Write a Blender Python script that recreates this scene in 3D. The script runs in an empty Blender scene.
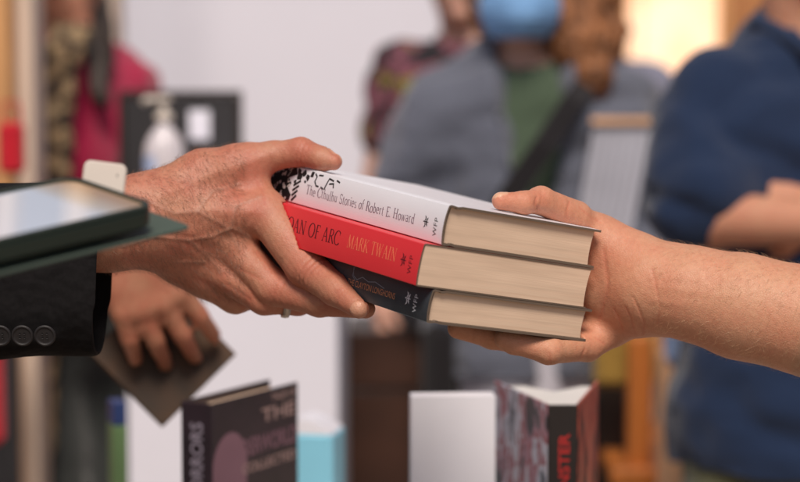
import bpy, bmesh, math, random
import numpy as np
from mathutils import Vector, Matrix

# ------------------------------------------------------------------ camera, sky, sun, exposure
SC = bpy.context.scene
CL = SC.collection
CAM = np.array([0.0, 0.0, 1.35]); PITCH = math.radians(-4.8)
FPX = 85 / 36 * 800.0                       # focal length in photo pixels
cd = bpy.data.cameras.new('camera'); cam = bpy.data.objects.new('camera', cd); CL.objects.link(cam)
cam.location = CAM; cam.rotation_euler = (math.radians(90) + PITCH, 0, 0)
cd.lens = 85; cd.sensor_width = 36; cd.clip_start = 0.02; cd.clip_end = 500
cd.dof.use_dof = True; cd.dof.focus_distance = 1.405; cd.dof.aperture_fstop = 3.9
SC.camera = cam
SUN_EL, SUN_AZ = math.radians(53), math.radians(179)     # azimuth from +Y towards +X
w = bpy.data.worlds.new('World'); SC.world = w; w.use_nodes = True
nt = w.node_tree; nt.nodes.clear()
sky = nt.nodes.new('ShaderNodeTexSky'); sky.sky_type = 'NISHITA'; sky.sun_disc = False
sky.sun_elevation = SUN_EL; sky.sun_rotation = SUN_AZ; sky.air_density = 1.0; sky.dust_density = 2.5; sky.ozone_density = 1.0
bg = nt.nodes.new('ShaderNodeBackground'); bg.inputs['Strength'].default_value = 0.058
wo = nt.nodes.new('ShaderNodeOutputWorld')
nt.links.new(sky.outputs[0], bg.inputs[0]); nt.links.new(bg.outputs[0], wo.inputs[0])
sl = bpy.data.lights.new('sun', 'SUN'); sl.energy = 2.95; sl.angle = math.radians(20); sl.color = (1.0, 0.89, 0.78)
sun = bpy.data.objects.new('sun', sl); CL.objects.link(sun)
sdir = Vector((math.sin(SUN_AZ) * math.cos(SUN_EL), math.cos(SUN_AZ) * math.cos(SUN_EL), math.sin(SUN_EL)))
sun.rotation_euler = sdir.to_track_quat('Z', 'Y').to_euler(); sun.location = (-2, -3, 5)
SC.view_settings.view_transform = 'Standard'; SC.view_settings.look = 'None'
SC.view_settings.exposure = 0.15; SC.view_settings.gamma = 1.0; SC.view_settings.use_curve_mapping = False

# ------------------------------------------------------------------ coordinates
# design space: millimetres, x right, y up, z depth from the camera; TW turns it into world metres
cp, sp = math.cos(PITCH), math.sin(PITCH)
FWD = np.array([0, cp, sp]); UPV = np.array([0, -sp, cp]); RGT = np.array([1.0, 0, 0])
def TW(P):
    P = np.asarray(P, float)
    return CAM + 0.001 * (P[..., 0:1] * RGT + P[..., 1:2] * UPV + P[..., 2:3] * FWD)
def TD(v):
    v = np.asarray(v, float); return v[0] * RGT + v[1] * UPV + v[2] * FWD
def C(px, py, d): return np.array([(px - 400) / FPX * d, (241 - py) / FPX * d, d])
def Wp(px, py, d): return TW(C(px, py, d * 1000.0))        # d in metres

# ------------------------------------------------------------------ object helpers
def tag(o, label=None, cat=None, group=None, kind=None):
    if label: o['label'] = label
    if cat: o['category'] = cat
    if group: o['group'] = group
    if kind: o['kind'] = kind
    return o
def empty(name, loc=(0, 0, 0), rz=0, label=None, cat=None, group=None):
    o = bpy.data.objects.new(name, None); CL.objects.link(o); o.location = loc; o.rotation_euler = (0, 0, rz)
    o.empty_display_size = 0.05
    return tag(o, label, cat, group)
def mesh_obj(name, V, F, mat, parent=None, smooth=False, loc=None, attrs=None):
    me = bpy.data.meshes.new(name)
    V = np.asarray(V, float)
    if isinstance(F, np.ndarray):
        n = len(F); k = F.shape[1]
        me.vertices.add(len(V)); me.vertices.foreach_set('co', V.astype(np.float32).ravel())
        me.loops.add(n * k); me.loops.foreach_set('vertex_index', F.astype(np.int32).ravel())
        me.polygons.add(n); me.polygons.foreach_set('loop_start', np.arange(0, n * k, k, dtype=np.int32))
        me.update(calc_edges=True)
    else:
        me.from_pydata([tuple(v) for v in V], [], [tuple(int(i) for i in f) for f in F]); me.update()
        bm = bmesh.new(); bm.from_mesh(me); bmesh.ops.recalc_face_normals(bm, faces=bm.faces); bm.to_mesh(me); bm.free()
    me.validate()
    if smooth: me.polygons.foreach_set('use_smooth', [True] * len(me.polygons))
    if attrs:
        for k_, a in attrs.items():
            at = me.attributes.new(k_, 'FLOAT', 'POINT'); at.data.foreach_set('value', np.asarray(a, np.float32))
    if mat is not None: me.materials.append(mat)
    o = bpy.data.objects.new(name, me); CL.objects.link(o)
    if parent is not None: o.parent = parent
    if loc is not None: o.location = loc
    return o
class MB:                                            # collects shapes into one mesh
    def __init__(s): s.V = []; s.F = []
    def add(s, V, F):
        b = len(s.V); s.V += [tuple(map(float, v)) for v in V]; s.F += [tuple(b + i for i in f) for f in F]; return s
    def box(s, c, h, R=None, bev=0.0):
        c = np.asarray(c, float); h = np.asarray(h, float)
        if bev <= 0:
            V = [np.array([x, y, z]) * h for x in (-1, 1) for y in (-1, 1) for z in (-1, 1)]
            F = [(0, 1, 3, 2), (4, 6, 7, 5), (0, 4, 5, 1), (2, 3, 7, 6), (0, 2, 6, 4), (1, 5, 7, 3)]
        else:                                        # chamfered box
            V = []; idx = {}
            for x in (-1, 1):
                for y in (-1, 1):
                    for z in (-1, 1):
                        for ax in range(3):
                            p = np.array([x, y, z]) * h
                            q = np.array([x, y, z]) * (h - bev); q[ax] = p[ax]
                            idx[(x, y, z, ax)] = len(V); V.append(q)
            F = []
            for ax in range(3):
                o1, o2 = [(1, 2), (2, 0), (0, 1)][ax]
                for sg in (-1, 1):
                    def k(a, b):
                        t = [0, 0, 0]; t[ax] = sg; t[o1] = a; t[o2] = b; return idx[(t[0], t[1], t[2], ax)]
                    f = [k(-1, -1), k(1, -1), k(1, 1), k(-1, 1)]
                    F.append(tuple(f if sg > 0 else f[::-1]))
                for a in (-1, 1):
                    for b in (-1, 1):                # edges running along ax
                        def e(sg, which):
                            t = [0, 0, 0]; t[ax] = sg; t[o1] = a; t[o2] = b; return idx[(t[0], t[1], t[2], which)]
                        f = [e(-1, o1), e(1, o1), e(1, o2), e(-1, o2)]
                        F.append(tuple(f if a * b < 0 else f[::-1]))
            for x in (-1, 1):
                for y in (-1, 1):
                    for z in (-1, 1):
                        f = [idx[(x, y, z, i)] for i in range(3)]
                        F.append(tuple(f if x * y * z > 0 else f[::-1]))
        V = np.array(V)
        if R is not None: V = V @ np.asarray(R).T
        return s.add(V + c, F)
    def tube(s, pts, rad, n=12, cap=True):
        pts = [np.asarray(p, float) for p in pts]; rad = rad if hasattr(rad, '__len__') else [rad] * len(pts)
        V = []; prev = None
        for i, p in enumerate(pts):
            t = pts[min(i + 1, len(pts) - 1)] - pts[max(i - 1, 0)]; t /= np.linalg.norm(t) + 1e-12
            if prev is None:
                a = np.cross(t, [0, 0, 1.0]);
                if np.linalg.norm(a) < 1e-3: a = np.cross(t, [0, 1.0, 0])
            else: a = prev - t * (prev @ t)
            a /= np.linalg.norm(a); prev = a; b = np.cross(t, a)
            for k in range(n):
                q = 2 * math.pi * k / n; V.append(p + rad[i] * (a * math.cos(q) + b * math.sin(q)))
        F = [(i * n + k, i * n + (k + 1) % n, (i + 1) * n + (k + 1) % n, (i + 1) * n + k) for i in range(len(pts) - 1) for k in range(n)]
        if cap: F += [tuple(range(n))[::-1], tuple((len(pts) - 1) * n + k for k in range(n))]
        return s.add(V, F)
    def lathe(s, prof, c=(0, 0, 0), n=32, sx=1, sy=1):
        V = [(c[0] + r * sx * math.cos(2 * math.pi * k / n), c[1] + r * sy * math.sin(2 * math.pi * k / n), c[2] + z) for r, z in prof for k in range(n)]
        F = [(i * n + k, i * n + (k + 1) % n, (i + 1) * n + (k + 1) % n, (i + 1) * n + k) for i in range(len(prof) - 1) for k in range(n)]
        F += [tuple(range(n))[::-1], tuple((len(prof) - 1) * n + k for k in range(n))]
        return s.add(V, F)
    def build(s, name, mat, parent=None, smooth=False, loc=None):
        return mesh_obj(name, s.V, s.F, mat, parent, smooth, loc)

# ------------------------------------------------------------------ materials
def new_mat(name):
    m = bpy.data.materials.new(name); m.use_nodes = True
    n = m.node_tree.nodes; return m, n, m.node_tree.links, n['Principled BSDF']
def tex_coord(n, l, scale=(1, 1, 1), rot=(0, 0, 0), space='Object'):
    tc = n.new('ShaderNodeTexCoord'); mp = n.new('ShaderNodeMapping')
    mp.inputs['Scale'].default_value = scale; mp.inputs['Rotation'].default_value = rot
    l.new(tc.outputs[space], mp.inputs[0]); return mp.outputs[0]
def noise(n, l, vec, scale, detail=4, rough=0.55):
    t = n.new('ShaderNodeTexNoise'); t.inputs['Scale'].default_value = scale; t.inputs['Detail'].default_value = detail
    t.inputs['Roughness'].default_value = rough; l.new(vec, t.inputs['Vector']); return t.outputs['Fac']
def ramp(n, l, fac, stops, interp='LINEAR'):
    r = n.new('ShaderNodeValToRGB'); r.color_ramp.interpolation = interp; e = r.color_ramp.elements
    while len(e) < len(stops): e.new(0.5)
    for i, (p, c) in enumerate(stops): e[i].position = p; e[i].color = (*c, 1)
    l.new(fac, r.inputs[0]); return r.outputs[0]
def mixc(n, l, fac, a, b, mode='MIX'):
    m = n.new('ShaderNodeMix'); m.data_type = 'RGBA'; m.blend_type = mode
    for sock, v in ((m.inputs[0], fac), (m.inputs[6], a), (m.inputs[7], b)):
        if isinstance(v, (int, float)): sock.default_value = v
        elif isinstance(v, tuple): sock.default_value = (*v, 1)
        else: l.new(v, sock)
    return m.outputs[2]
def bump(n, l, height, bsdf, strength=0.3, dist=0.001, prev=None):
    b = n.new('ShaderNodeBump'); b.inputs['Strength'].default_value = strength; b.inputs['Distance'].default_value = dist
    l.new(height, b.inputs['Height'])
    if prev is not None: l.new(prev, b.inputs['Normal'])
    l.new(b.outputs[0], bsdf.inputs['Normal']); return b.outputs[0]
def simple(name, col, rough=0.6, var=0.12, scale=8.0, bs=0.15, bd=0.002, bscale=120, sheen=0.0, metal=0.0, spec=0.5, stretch=(1, 1, 1)):
    m, n, l, b = new_mat(name); v = tex_coord(n, l, stretch)
    f = noise(n, l, v, scale, 5)
    lo = tuple(c * (1 - var) for c in col); hi = tuple(min(1, c * (1 + var)) for c in col)
    l.new(ramp(n, l, f, [(0.3, lo), (0.7, hi)]), b.inputs['Base Color'])
    b.inputs['Roughness'].default_value = rough; b.inputs['Metallic'].default_value = metal
    b.inputs['Specular IOR Level'].default_value = spec
    b.inputs['Sheen Weight'].default_value = sheen
    bump(n, l, noise(n, l, v, bscale, 3), b, bs, bd)
    return m
def skin_mat(name, base, red, spec=0.45, mottled=0.5, line_scale=1.0):
    m, n, l, b = new_mat(name); v = tex_coord(n, l)
    at = n.new('ShaderNodeAttribute'); at.attribute_name = 'red'
    an = n.new('ShaderNodeAttribute'); an.attribute_name = 'nail'
    av = n.new('ShaderNodeAttribute'); av.attribute_name = 'vein'
    big = noise(n, l, v, 38, 4, 0.6); fine = noise(n, l, v, 260, 3, 0.6)
    c1 = mixc(n, l, ramp(n, l, big, [(0.35, (0, 0, 0)), (0.68, (1, 1, 1))]), base, red)
    c1 = mixc(n, l, 1 - mottled, c1, base)
    mt = n.new('ShaderNodeMath'); mt.operation = 'MULTIPLY'; mt.inputs[1].default_value = 0.9; l.new(at.outputs['Fac'], mt.inputs[0])
    c2 = mixc(n, l, mt.outputs[0], c1, red)
    c2 = mixc(n, l, av.outputs['Fac'], c2, tuple(base[i] * (0.72, 0.86, 1.0)[i] for i in range(3)))
    c3 = mixc(n, l, 1.0, c2, ramp(n, l, fine, [(0.25, (0.90, 0.86, 0.84)), (0.6, (1, 1, 1)), (0.85, (1.03, 1.02, 1.02))]), 'MULTIPLY')
    c4 = mixc(n, l, an.outputs['Fac'], c3, (min(1, base[0] * 1.15), base[1] * 1.25, base[2] * 1.35))
    l.new(c4, b.inputs['Base Color'])
    ro = n.new('ShaderNodeMapRange'); ro.inputs['To Min'].default_value = 0.50; ro.inputs['To Max'].default_value = 0.28
    l.new(an.outputs['Fac'], ro.inputs['Value']); l.new(ro.outputs[0], b.inputs['Roughness'])
    b.inputs['Specular IOR Level'].default_value = spec
    b.inputs['Subsurface Weight'].default_value = 0.22; b.inputs['Subsurface Radius'].default_value = (1.0, 0.35, 0.2)
    b.inputs['Subsurface Scale'].default_value = 0.004
    # crossing fine lines and pores
    vo = n.new('ShaderNodeTexVoronoi'); vo.feature = 'DISTANCE_TO_EDGE'; vo.inputs['Scale'].default_value = 620 * line_scale
    wv = n.new('ShaderNodeVectorMath'); wv.operation = 'ADD'
    nz = n.new('ShaderNodeTexNoise'); nz.inputs['Scale'].default_value = 150; l.new(v, nz.inputs['Vector'])
    sc = n.new('ShaderNodeVectorMath'); sc.operation = 'SCALE'; sc.inputs['Scale'].default_value = 0.004
    l.new(nz.outputs['Color'], sc.inputs[0]); l.new(v, wv.inputs[0]); l.new(sc.outputs[0], wv.inputs[1])
    mp = n.new('ShaderNodeMapping'); mp.inputs['Scale'].default_value = (0.55, 1, 1); mp.inputs['Rotation'].default_value = (0, 0.5, 0)
    l.new(wv.outputs[0], mp.inputs[0]); l.new(mp.outputs[0], vo.inputs['Vector'])
    cr = ramp(n, l, vo.outputs['Distance'], [(0.0, (0, 0, 0)), (0.22, (1, 1, 1))])
    b1 = bump(n, l, cr, b, 0.42 , 0.00025)
    bump(n, l, noise(n, l, v, 170, 5, 0.65), b, 0.42, 0.0008, b1)
    return m
def cloth(name, col, var=0.15, weave=900, bs=0.35, sheen=0.25, rough=0.9, fold=9):
    m, n, l, b = new_mat(name); v = tex_coord(n, l)
    f = noise(n, l, v, 400, 2)
    lo = tuple(c * (1 - var) for c in col); hi = tuple(min(1, c * (1 + var)) for c in col)
    l.new(ramp(n, l, f, [(0.35, lo), (0.65, hi)]), b.inputs['Base Color'])
    b.inputs['Roughness'].default_value = rough; b.inputs['Sheen Weight'].default_value = sheen
    b.inputs['Specular IOR Level'].default_value = 0.25
    wv = n.new('ShaderNodeTexWave'); wv.inputs['Scale'].default_value = weave; wv.inputs['Distortion'].default_value = 2.0
    wv.wave_type = 'BANDS'; wv.bands_direction = 'DIAGONAL'; l.new(v, wv.inputs['Vector'])
    b1 = bump(n, l, wv.outputs['Fac'], b, bs, 0.0003)
    bump(n, l, noise(n, l, v, fold, 3), b, 0.6, 0.02, b1)
    return m

# ------------------------------------------------------------------ organic surfaces: signed distance fields meshed with surface nets
def smin(a, b, k):
    if k <= 0: return np.minimum(a, b)
    h = np.maximum(k - np.abs(a - b), 0) / k
    return np.minimum(a, b) - h * h * k * 0.25
class Cone:
    def __init__(s, a, b, ra, rb, k=0.0): s.a = np.asarray(a, float); s.b = np.asarray(b, float); s.ra = ra; s.rb = rb; s.k = k
    def __call__(s, p):
        ba = s.b - s.a; L = ba @ ba
        q = p - s.a
        h = np.clip((q @ ba) / max(L, 1e-12), 0, 1)
        return np.sqrt(((q - h[:, None] * ba) ** 2).sum(1)) - (s.ra + (s.rb - s.ra) * h)
class Ell:
    def __init__(s, c, r, k=0.0, R=None): s.c = np.asarray(c, float); s.r = np.asarray(r, float); s.k = k; s.R = R
    def __call__(s, p):
        q = p - s.c
        if s.R is not None: q = q @ s.R
        a = np.sqrt(((q / s.r) ** 2).sum(1)) + 1e-9; b = np.sqrt(((q / s.r ** 2) ** 2).sum(1)) + 1e-12
        return a * (a - 1) / b
class Uni:                                            # children joined in order with their own k
    def __init__(s, items, k=0.0, grow=0.0): s.items = items; s.k = k; s.grow = grow
    def __call__(s, p):
        d = None
        for it in s.items:
            e = it(p); d = e if d is None else smin(d, e, it.k)
        return d - s.grow
class Cut:                                            # base minus others / half spaces (point, outward normal)
    def __init__(s, base, planes=(), subs=(), k=0.0, ks=0.004): s.base = base; s.planes = planes; s.subs = subs; s.k = k; s.ks = ks
    def __call__(s, p):
        d = s.base(p)
        for (c, nn) in s.planes:
            nn = np.asarray(nn, float) / np.linalg.norm(nn); d = np.maximum(d, (p - np.asarray(c, float)) @ nn)
        for it in s.subs: d = -smin(-d, it(p), s.ks)
        return d
def chain(pts, k):
    return Uni([Cone(pts[i][0], pts[i + 1][0], pts[i][1], pts[i + 1][1], k) for i in range(len(pts) - 1)], k)
def mesh_sdf(f, lo, hi, h, disp=None, newton=2, B=8):
    lo = np.asarray(lo, float); hi = np.asarray(hi, float)
    nb = np.ceil((hi - lo) / (h * B)).astype(int)
    bi = np.stack(np.meshgrid(*[np.arange(m) for m in nb], indexing='ij'), -1).reshape(-1, 3)
    cen = lo + (bi * B + (B - 1) / 2) * h
    dc = f(cen); act = np.abs(dc) < h * B * 1.05
    G = np.repeat(np.repeat(np.repeat(np.where(dc < 0, -1.0, 1.0).reshape(nb).astype(np.float32), B, 0), B, 1), B, 2)
    o = np.stack(np.meshgrid(*[np.arange(B)] * 3, indexing='ij'), -1).reshape(-1, 3)
    ab = bi[act]
    for s in range(0, len(ab), 1500):
        gi = (ab[s:s + 1500, None, :] * B + o[None]).reshape(-1, 3)
        G[gi[:, 0], gi[:, 1], gi[:, 2]] = f(lo + gi * h)
    nx, ny, nz = G.shape; S = G < 0
    cnt = np.zeros((nx - 1, ny - 1, nz - 1), np.int8)
    for dx in (0, 1):
        for dy in (0, 1):
            for dz in (0, 1): cnt += S[dx:nx - 1 + dx, dy:ny - 1 + dy, dz:nz - 1 + dz]
    ci = np.argwhere((cnt > 0) & (cnt < 8))
    idx = -np.ones((nx - 1, ny - 1, nz - 1), np.int64); idx[ci[:, 0], ci[:, 1], ci[:, 2]] = np.arange(len(ci))
    acc = np.zeros((len(ci), 3)); wt = np.zeros(len(ci))
    cor = [(a, b, c) for a in (0, 1) for b in (0, 1) for c in (0, 1)]
    val = {q: G[ci[:, 0] + q[0], ci[:, 1] + q[1], ci[:, 2] + q[2]].astype(float) for q in cor}
    for q in cor:
        for ax in range(3):
            if q[ax] == 0:
                r = list(q); r[ax] = 1; r = tuple(r); a, b = val[q], val[r]
                m = (a < 0) != (b < 0); t = np.where(m, a / np.where(m, a - b, 1), 0)
                P = np.tile(np.array(q, float), (len(ci), 1)); P[:, ax] += t
                acc += P * m[:, None]; wt += m
    V = lo + (ci + acc / wt[:, None]) * h
    Fs = []
    for ax in range(3):
        sl0 = [slice(None)] * 3; sl1 = [slice(None)] * 3; sl0[ax] = slice(0, -1); sl1[ax] = slice(1, None)
        a, b = S[tuple(sl0)], S[tuple(sl1)]
        e = np.argwhere(a != b); o1, o2 = [(1, 2), (2, 0), (0, 1)][ax]
        ok = (e[:, o1] > 0) & (e[:, o2] > 0) & (e[:, o1] < G.shape[o1] - 1) & (e[:, o2] < G.shape[o2] - 1); e = e[ok]
        def cell(d1, d2):
            c = e.copy(); c[:, o1] += d1; c[:, o2] += d2; return idx[c[:, 0], c[:, 1], c[:, 2]]
        q = np.stack([cell(-1, -1), cell(0, -1), cell(0, 0), cell(-1, 0)], 1)
        fl = ~a[e[:, 0], e[:, 1], e[:, 2]]; q[fl] = q[fl][:, ::-1]
        Fs.append(q)
    F = np.concatenate(Fs); F = F[(F >= 0).all(1)]
    def grad(P):
        e_ = h * 0.5; g = np.stack([f(P + np.eye(3)[i] * e_) - f(P - np.eye(3)[i] * e_) for i in range(3)], 1)
        return g / (np.linalg.norm(g, axis=1)[:, None] + 1e-9)
    for _ in range(newton):
        V = V - np.clip(f(V), -h, h)[:, None] * grad(V)
    return V, F, grad
def flipfix(V, F):                                    # make the normals point outwards (signed volume > 0)
    a, b, c = V[F[:, 0]], V[F[:, 1]], V[F[:, 2]]
    return F if (np.einsum('ij,ij->i', a, np.cross(b, c))).sum() > 0 else F[:, ::-1]
def vnoise(P, s, seed=0):                             # cheap smooth noise from summed sines
    r = np.random.default_rng(seed); o = 0
    for i in range(7):
        k = r.normal(size=3); k /= np.linalg.norm(k); o = o + np.sin(P @ k * s * (0.6 + 0.25 * i) + r.uniform(0, 6.28)) / 7 * 1.6
    return o
def sstep(a, b, x):
    t = np.clip((x - a) / (b - a), 0, 1); return t * t * (3 - 2 * t)
#@@PART2
# ------------------------------------------------------------------ the stack of three books (frames in design space)
BV = np.array([0.771, -0.116, 0.627]); BW = np.array([0.200, 0.978, -0.065]); BU = np.array([-0.605, 0.175, 0.777])
BV /= np.linalg.norm(BV); BW -= BV * (BW @ BV); BW /= np.linalg.norm(BW); BU = np.cross(BV, BW); BU *= np.sign(BU[2])
A_WHITE = np.array([35.3, 25.8, 1340.3])
def on_plane(px, py, p0, nrm):
    r = C(px, py, 1.0); return r * ((p0 @ nrm) / (r @ nrm))
def spin(v, w, deg):                                  # turn a direction about w
    a = math.radians(deg); return v * math.cos(a) + np.cross(w, v) * math.sin(a)
T1, T2, T3 = 29.6, 31.0, 24.8
A_RED = A_WHITE - BW * (T1 + .3) - BV * 15.5
A_BLACK = A_WHITE - BW * (T1 + T2 + 0.6) + BV * 1.0
W1, W2, W3 = 153.0, 169.0, 160.0

M = {}
M['paper'] = None
def paper_mat():
    m, n, l, b = new_mat('page_edges')
    v = tex_coord(n, l, (3, 3, 1800)); f = noise(n, l, v, 1.0, 3, 0.7)
    v2 = tex_coord(n, l, (8, 8, 160)); f2 = noise(n, l, v2, 1.0, 3, 0.6)
    c = ramp(n, l, f, [(0.3, (0.82, 0.585, 0.42)), (0.65, (0.92, 0.71, 0.53))])
    c2 = ramp(n, l, f2, [(0.3, (0.80, 0.78, 0.76)), (0.7, (1, 1, 1))])
    l.new(mixc(n, l, 1.0, c, c2, 'MULTIPLY'), b.inputs['Base Color']); b.inputs['Roughness'].default_value = 0.85
    bump(n, l, f, b, 0.3, 0.0003); return m
M['paper'] = paper_mat()
def jacket_mat(name, col, rough=0.35, smoky=None, edge=None, coat=0.2):
    m, n, l, b = new_mat(name); v = tex_coord(n, l)
    f = noise(n, l, v, 14, 6, 0.6)
    if smoky: c = ramp(n, l, f, [(0.35, col), (0.5, tuple((a + s_) / 2 for a, s_ in zip(col, smoky))), (0.72, smoky)])
    else: c = ramp(n, l, f, [(0.3, tuple(x * 0.95 for x in col)), (0.7, col)])
    sc = ramp(n, l, noise(n, l, tex_coord(n, l, (1, 1, 2.5)), 420, 3, .7), [(.66, (0, 0, 0)), (.74, (.35, .35, .35))])
    wear = tuple(min(1, x * .75 + .14) for x in col); c = mixc(n, l, sc, c, wear)
    l.new(c, b.inputs['Base Color'])
    b.inputs['Coat Weight'].default_value = coat; b.inputs['Coat Roughness'].default_value = 0.3
    rr = n.new('ShaderNodeMapRange'); rr.inputs['To Min'].default_value = rough; rr.inputs['To Max'].default_value = rough + 0.15
    l.new(noise(n, l, v, 60, 4), rr.inputs['Value']); l.new(rr.outputs[0], b.inputs['Roughness'])
    bump(n, l, noise(n, l, v, 700, 3), b, 0.12, 0.0003); return m
M['white_cover'] = jacket_mat('white_dust_jacket', (0.80, 0.79, 0.84))
M['red_cover'] = jacket_mat('red_dust_jacket', (0.74, 0.035, 0.045))
M['black_cover'] = jacket_mat('smoky_black_jacket', (0.022, 0.025, 0.030), 0.35, (0.06, 0.075, 0.09))
M['board_dark'] = simple('grey_board', (0.15, 0.11, 0.08), 0.7)
def ink(name, col, rough=0.5):
    m, n, l, b = new_mat(name); b.inputs['Base Color'].default_value = (*col, 1); b.inputs['Roughness'].default_value = rough
    v = tex_coord(n, l); bump(n, l, noise(n, l, v, 900, 2), b, 0.1, 0.0002); return m
M['ink_black'] = ink('black_ink', (0.012, 0.011, 0.012)); M['ink_maroon'] = ink('maroon_ink', (0.10, 0.006, 0.012))
M['ink_purple'] = ink('plum_ink', (0.16, 0.09, 0.13)); M['ink_gold'] = ink('gold_ink', (0.85, 0.20, 0.10)); M['ink_white'] = ink('white_ink', (0.75, 0.77, 0.8))
M['ink_orange'] = ink('orange_ink', (0.62, 0.27, 0.13)); M['ink_grey'] = ink('grey_ink', (0.22, 0.27, 0.32)); M['ink_cream'] = ink('cream_ink', (0.65, 0.60, 0.58))

def spine_a(b, T, bulge):                             # outward position of the spine surface at height b (mm)
    t = np.clip(b / T, 0, 1); return -bulge * (1 - (2 * t - 1) ** 2)
def book(name, A, v, u, w_, T, W, L, board, over, bulge, mats, label, head_tail_inset=3.0, groove=True, corner=None):
    root = empty(name); base = A - w_ * T
    R = np.stack([TD(v), TD(u), TD(w_)], 1)
    root.matrix_world = Matrix([[*R[i], TW(base)[i]] for i in range(3)] + [[0, 0, 0, 1]])
    tag(root, label, 'book', 'hardcover books stacked between the two hands')
    out = []; inn = []; sp_t = min(board, 1.5)
    def o(a, b): out.append((a, b))
    n = 14; g = 0.7 if groove else 0.0
    o(W, 0); o(13, 0); o(10, g * 0.6); o(8, g); o(5.5, g * .4); o(2.5, 0.0); o(1.0, 0.25)
    for i in range(n + 1):
        b = 0.8 + (T - 1.6) * i / n; o(float(spine_a(b, T, bulge)), b)
    o(1.0, T - 0.25); o(2.5, T); o(5.5, T - g * .4); o(8, T - g); o(10, T - g * .6); o(13, T); o(W, T)
    N = len(out); half = T / 2
    for i, (a, b) in enumerate(out):
        if a >= 8: inn.append((a, board + (g if a < 11 else 0) if b < half else T - board - (g if a < 11 else 0)))
        else: inn.append((max(a + sp_t, sp_t - bulge * .8), min(max(b, board), T - board)))
    V = []; F = []
    segs = 2
    for (pts) in (out, inn):
        for c in (0.0, L):
            V += [(a / 1000, c / 1000, b / 1000) for a, b in pts]
    def id_(k, c, i): return (k * 2 + c) * N + i
    for i in range(N - 1):
        F.append((id_(0, 0, i), id_(0, 0, i + 1), id_(0, 1, i + 1), id_(0, 1, i)))
        F.append((id_(1, 0, i), id_(1, 1, i), id_(1, 1, i + 1), id_(1, 0, i + 1)))
        F.append((id_(0, 0, i), id_(1, 0, i), id_(1, 0, i + 1), id_(0, 0, i + 1)))
        F.append((id_(0, 1, i), id_(0, 1, i + 1), id_(1, 1, i + 1), id_(1, 1, i)))
    for i in (0, N - 1): F.append((id_(0, 0, i), id_(0, 1, i), id_(1, 1, i), id_(1, 0, i)))
    co = mesh_obj('cover', V, F, mats[0], root)
    co.data.materials.append(mats[1])
    for p in co.data.polygons:                        # the cut edges of the boards show the board
        cs = [co.data.vertices[i].co for i in p.vertices]
        if abs(p.normal.y) > 0.9 or (abs(p.normal.x) > .9 and p.center.x > .05): p.material_index = 1
        inner = all(i >= 2 * N for i in p.vertices)
        if inner: p.material_index = 1
    # pages: block with a hollow fore-edge and a rounded back
    it = head_tail_inset; c0, c1 = it, L - it; b0, b1 = board + .15, T - board - .15; m_ = 8
    pf = [(W - over - 1.2 * (1 - (2 * i / m_ - 1) ** 2), b0 + (b1 - b0) * i / m_) for i in range(m_ + 1)]
    pb = [(sp_t + 0.4 - bulge * .6 * (1 - (2 * i / m_ - 1) ** 2) + (2.6 if it > 1.5 else 0.4), b1 + (b0 - b1) * i / m_) for i in range(m_ + 1)]
    pr = pf + pb; K = len(pr)
    V = [(a / 1000, c / 1000, b / 1000) for c in (c0, c1) for a, b in pr]
    F = [tuple(range(K)), tuple(range(K, 2 * K))[::-1]] + [(i, i + K, (i + 1) % K + K, (i + 1) % K) for i in range(K)]
    mesh_obj('page_block', V, F, M['paper'], root)
    return root
def font_mesh(txt, size, width=1.0, thin=0.0, space=1.0):
    cu = bpy.data.curves.new('t', 'FONT'); cu.body = txt; cu.size = size; cu.offset = -thin; cu.space_character = space; cu.resolution_u = 3
    o = bpy.data.objects.new('t', cu); CL.objects.link(o); dg = bpy.context.evaluated_depsgraph_get(); dg.update()
    me = bpy.data.meshes.new_from_object(o.evaluated_get(dg))
    V = np.array([v.co[:2] for v in me.vertices]); F = [tuple(p.vertices) for p in me.polygons]
    bpy.data.objects.remove(o); bpy.data.curves.remove(cu); bpy.data.meshes.remove(me)
    V[:, 0] *= width; return V, F
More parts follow.
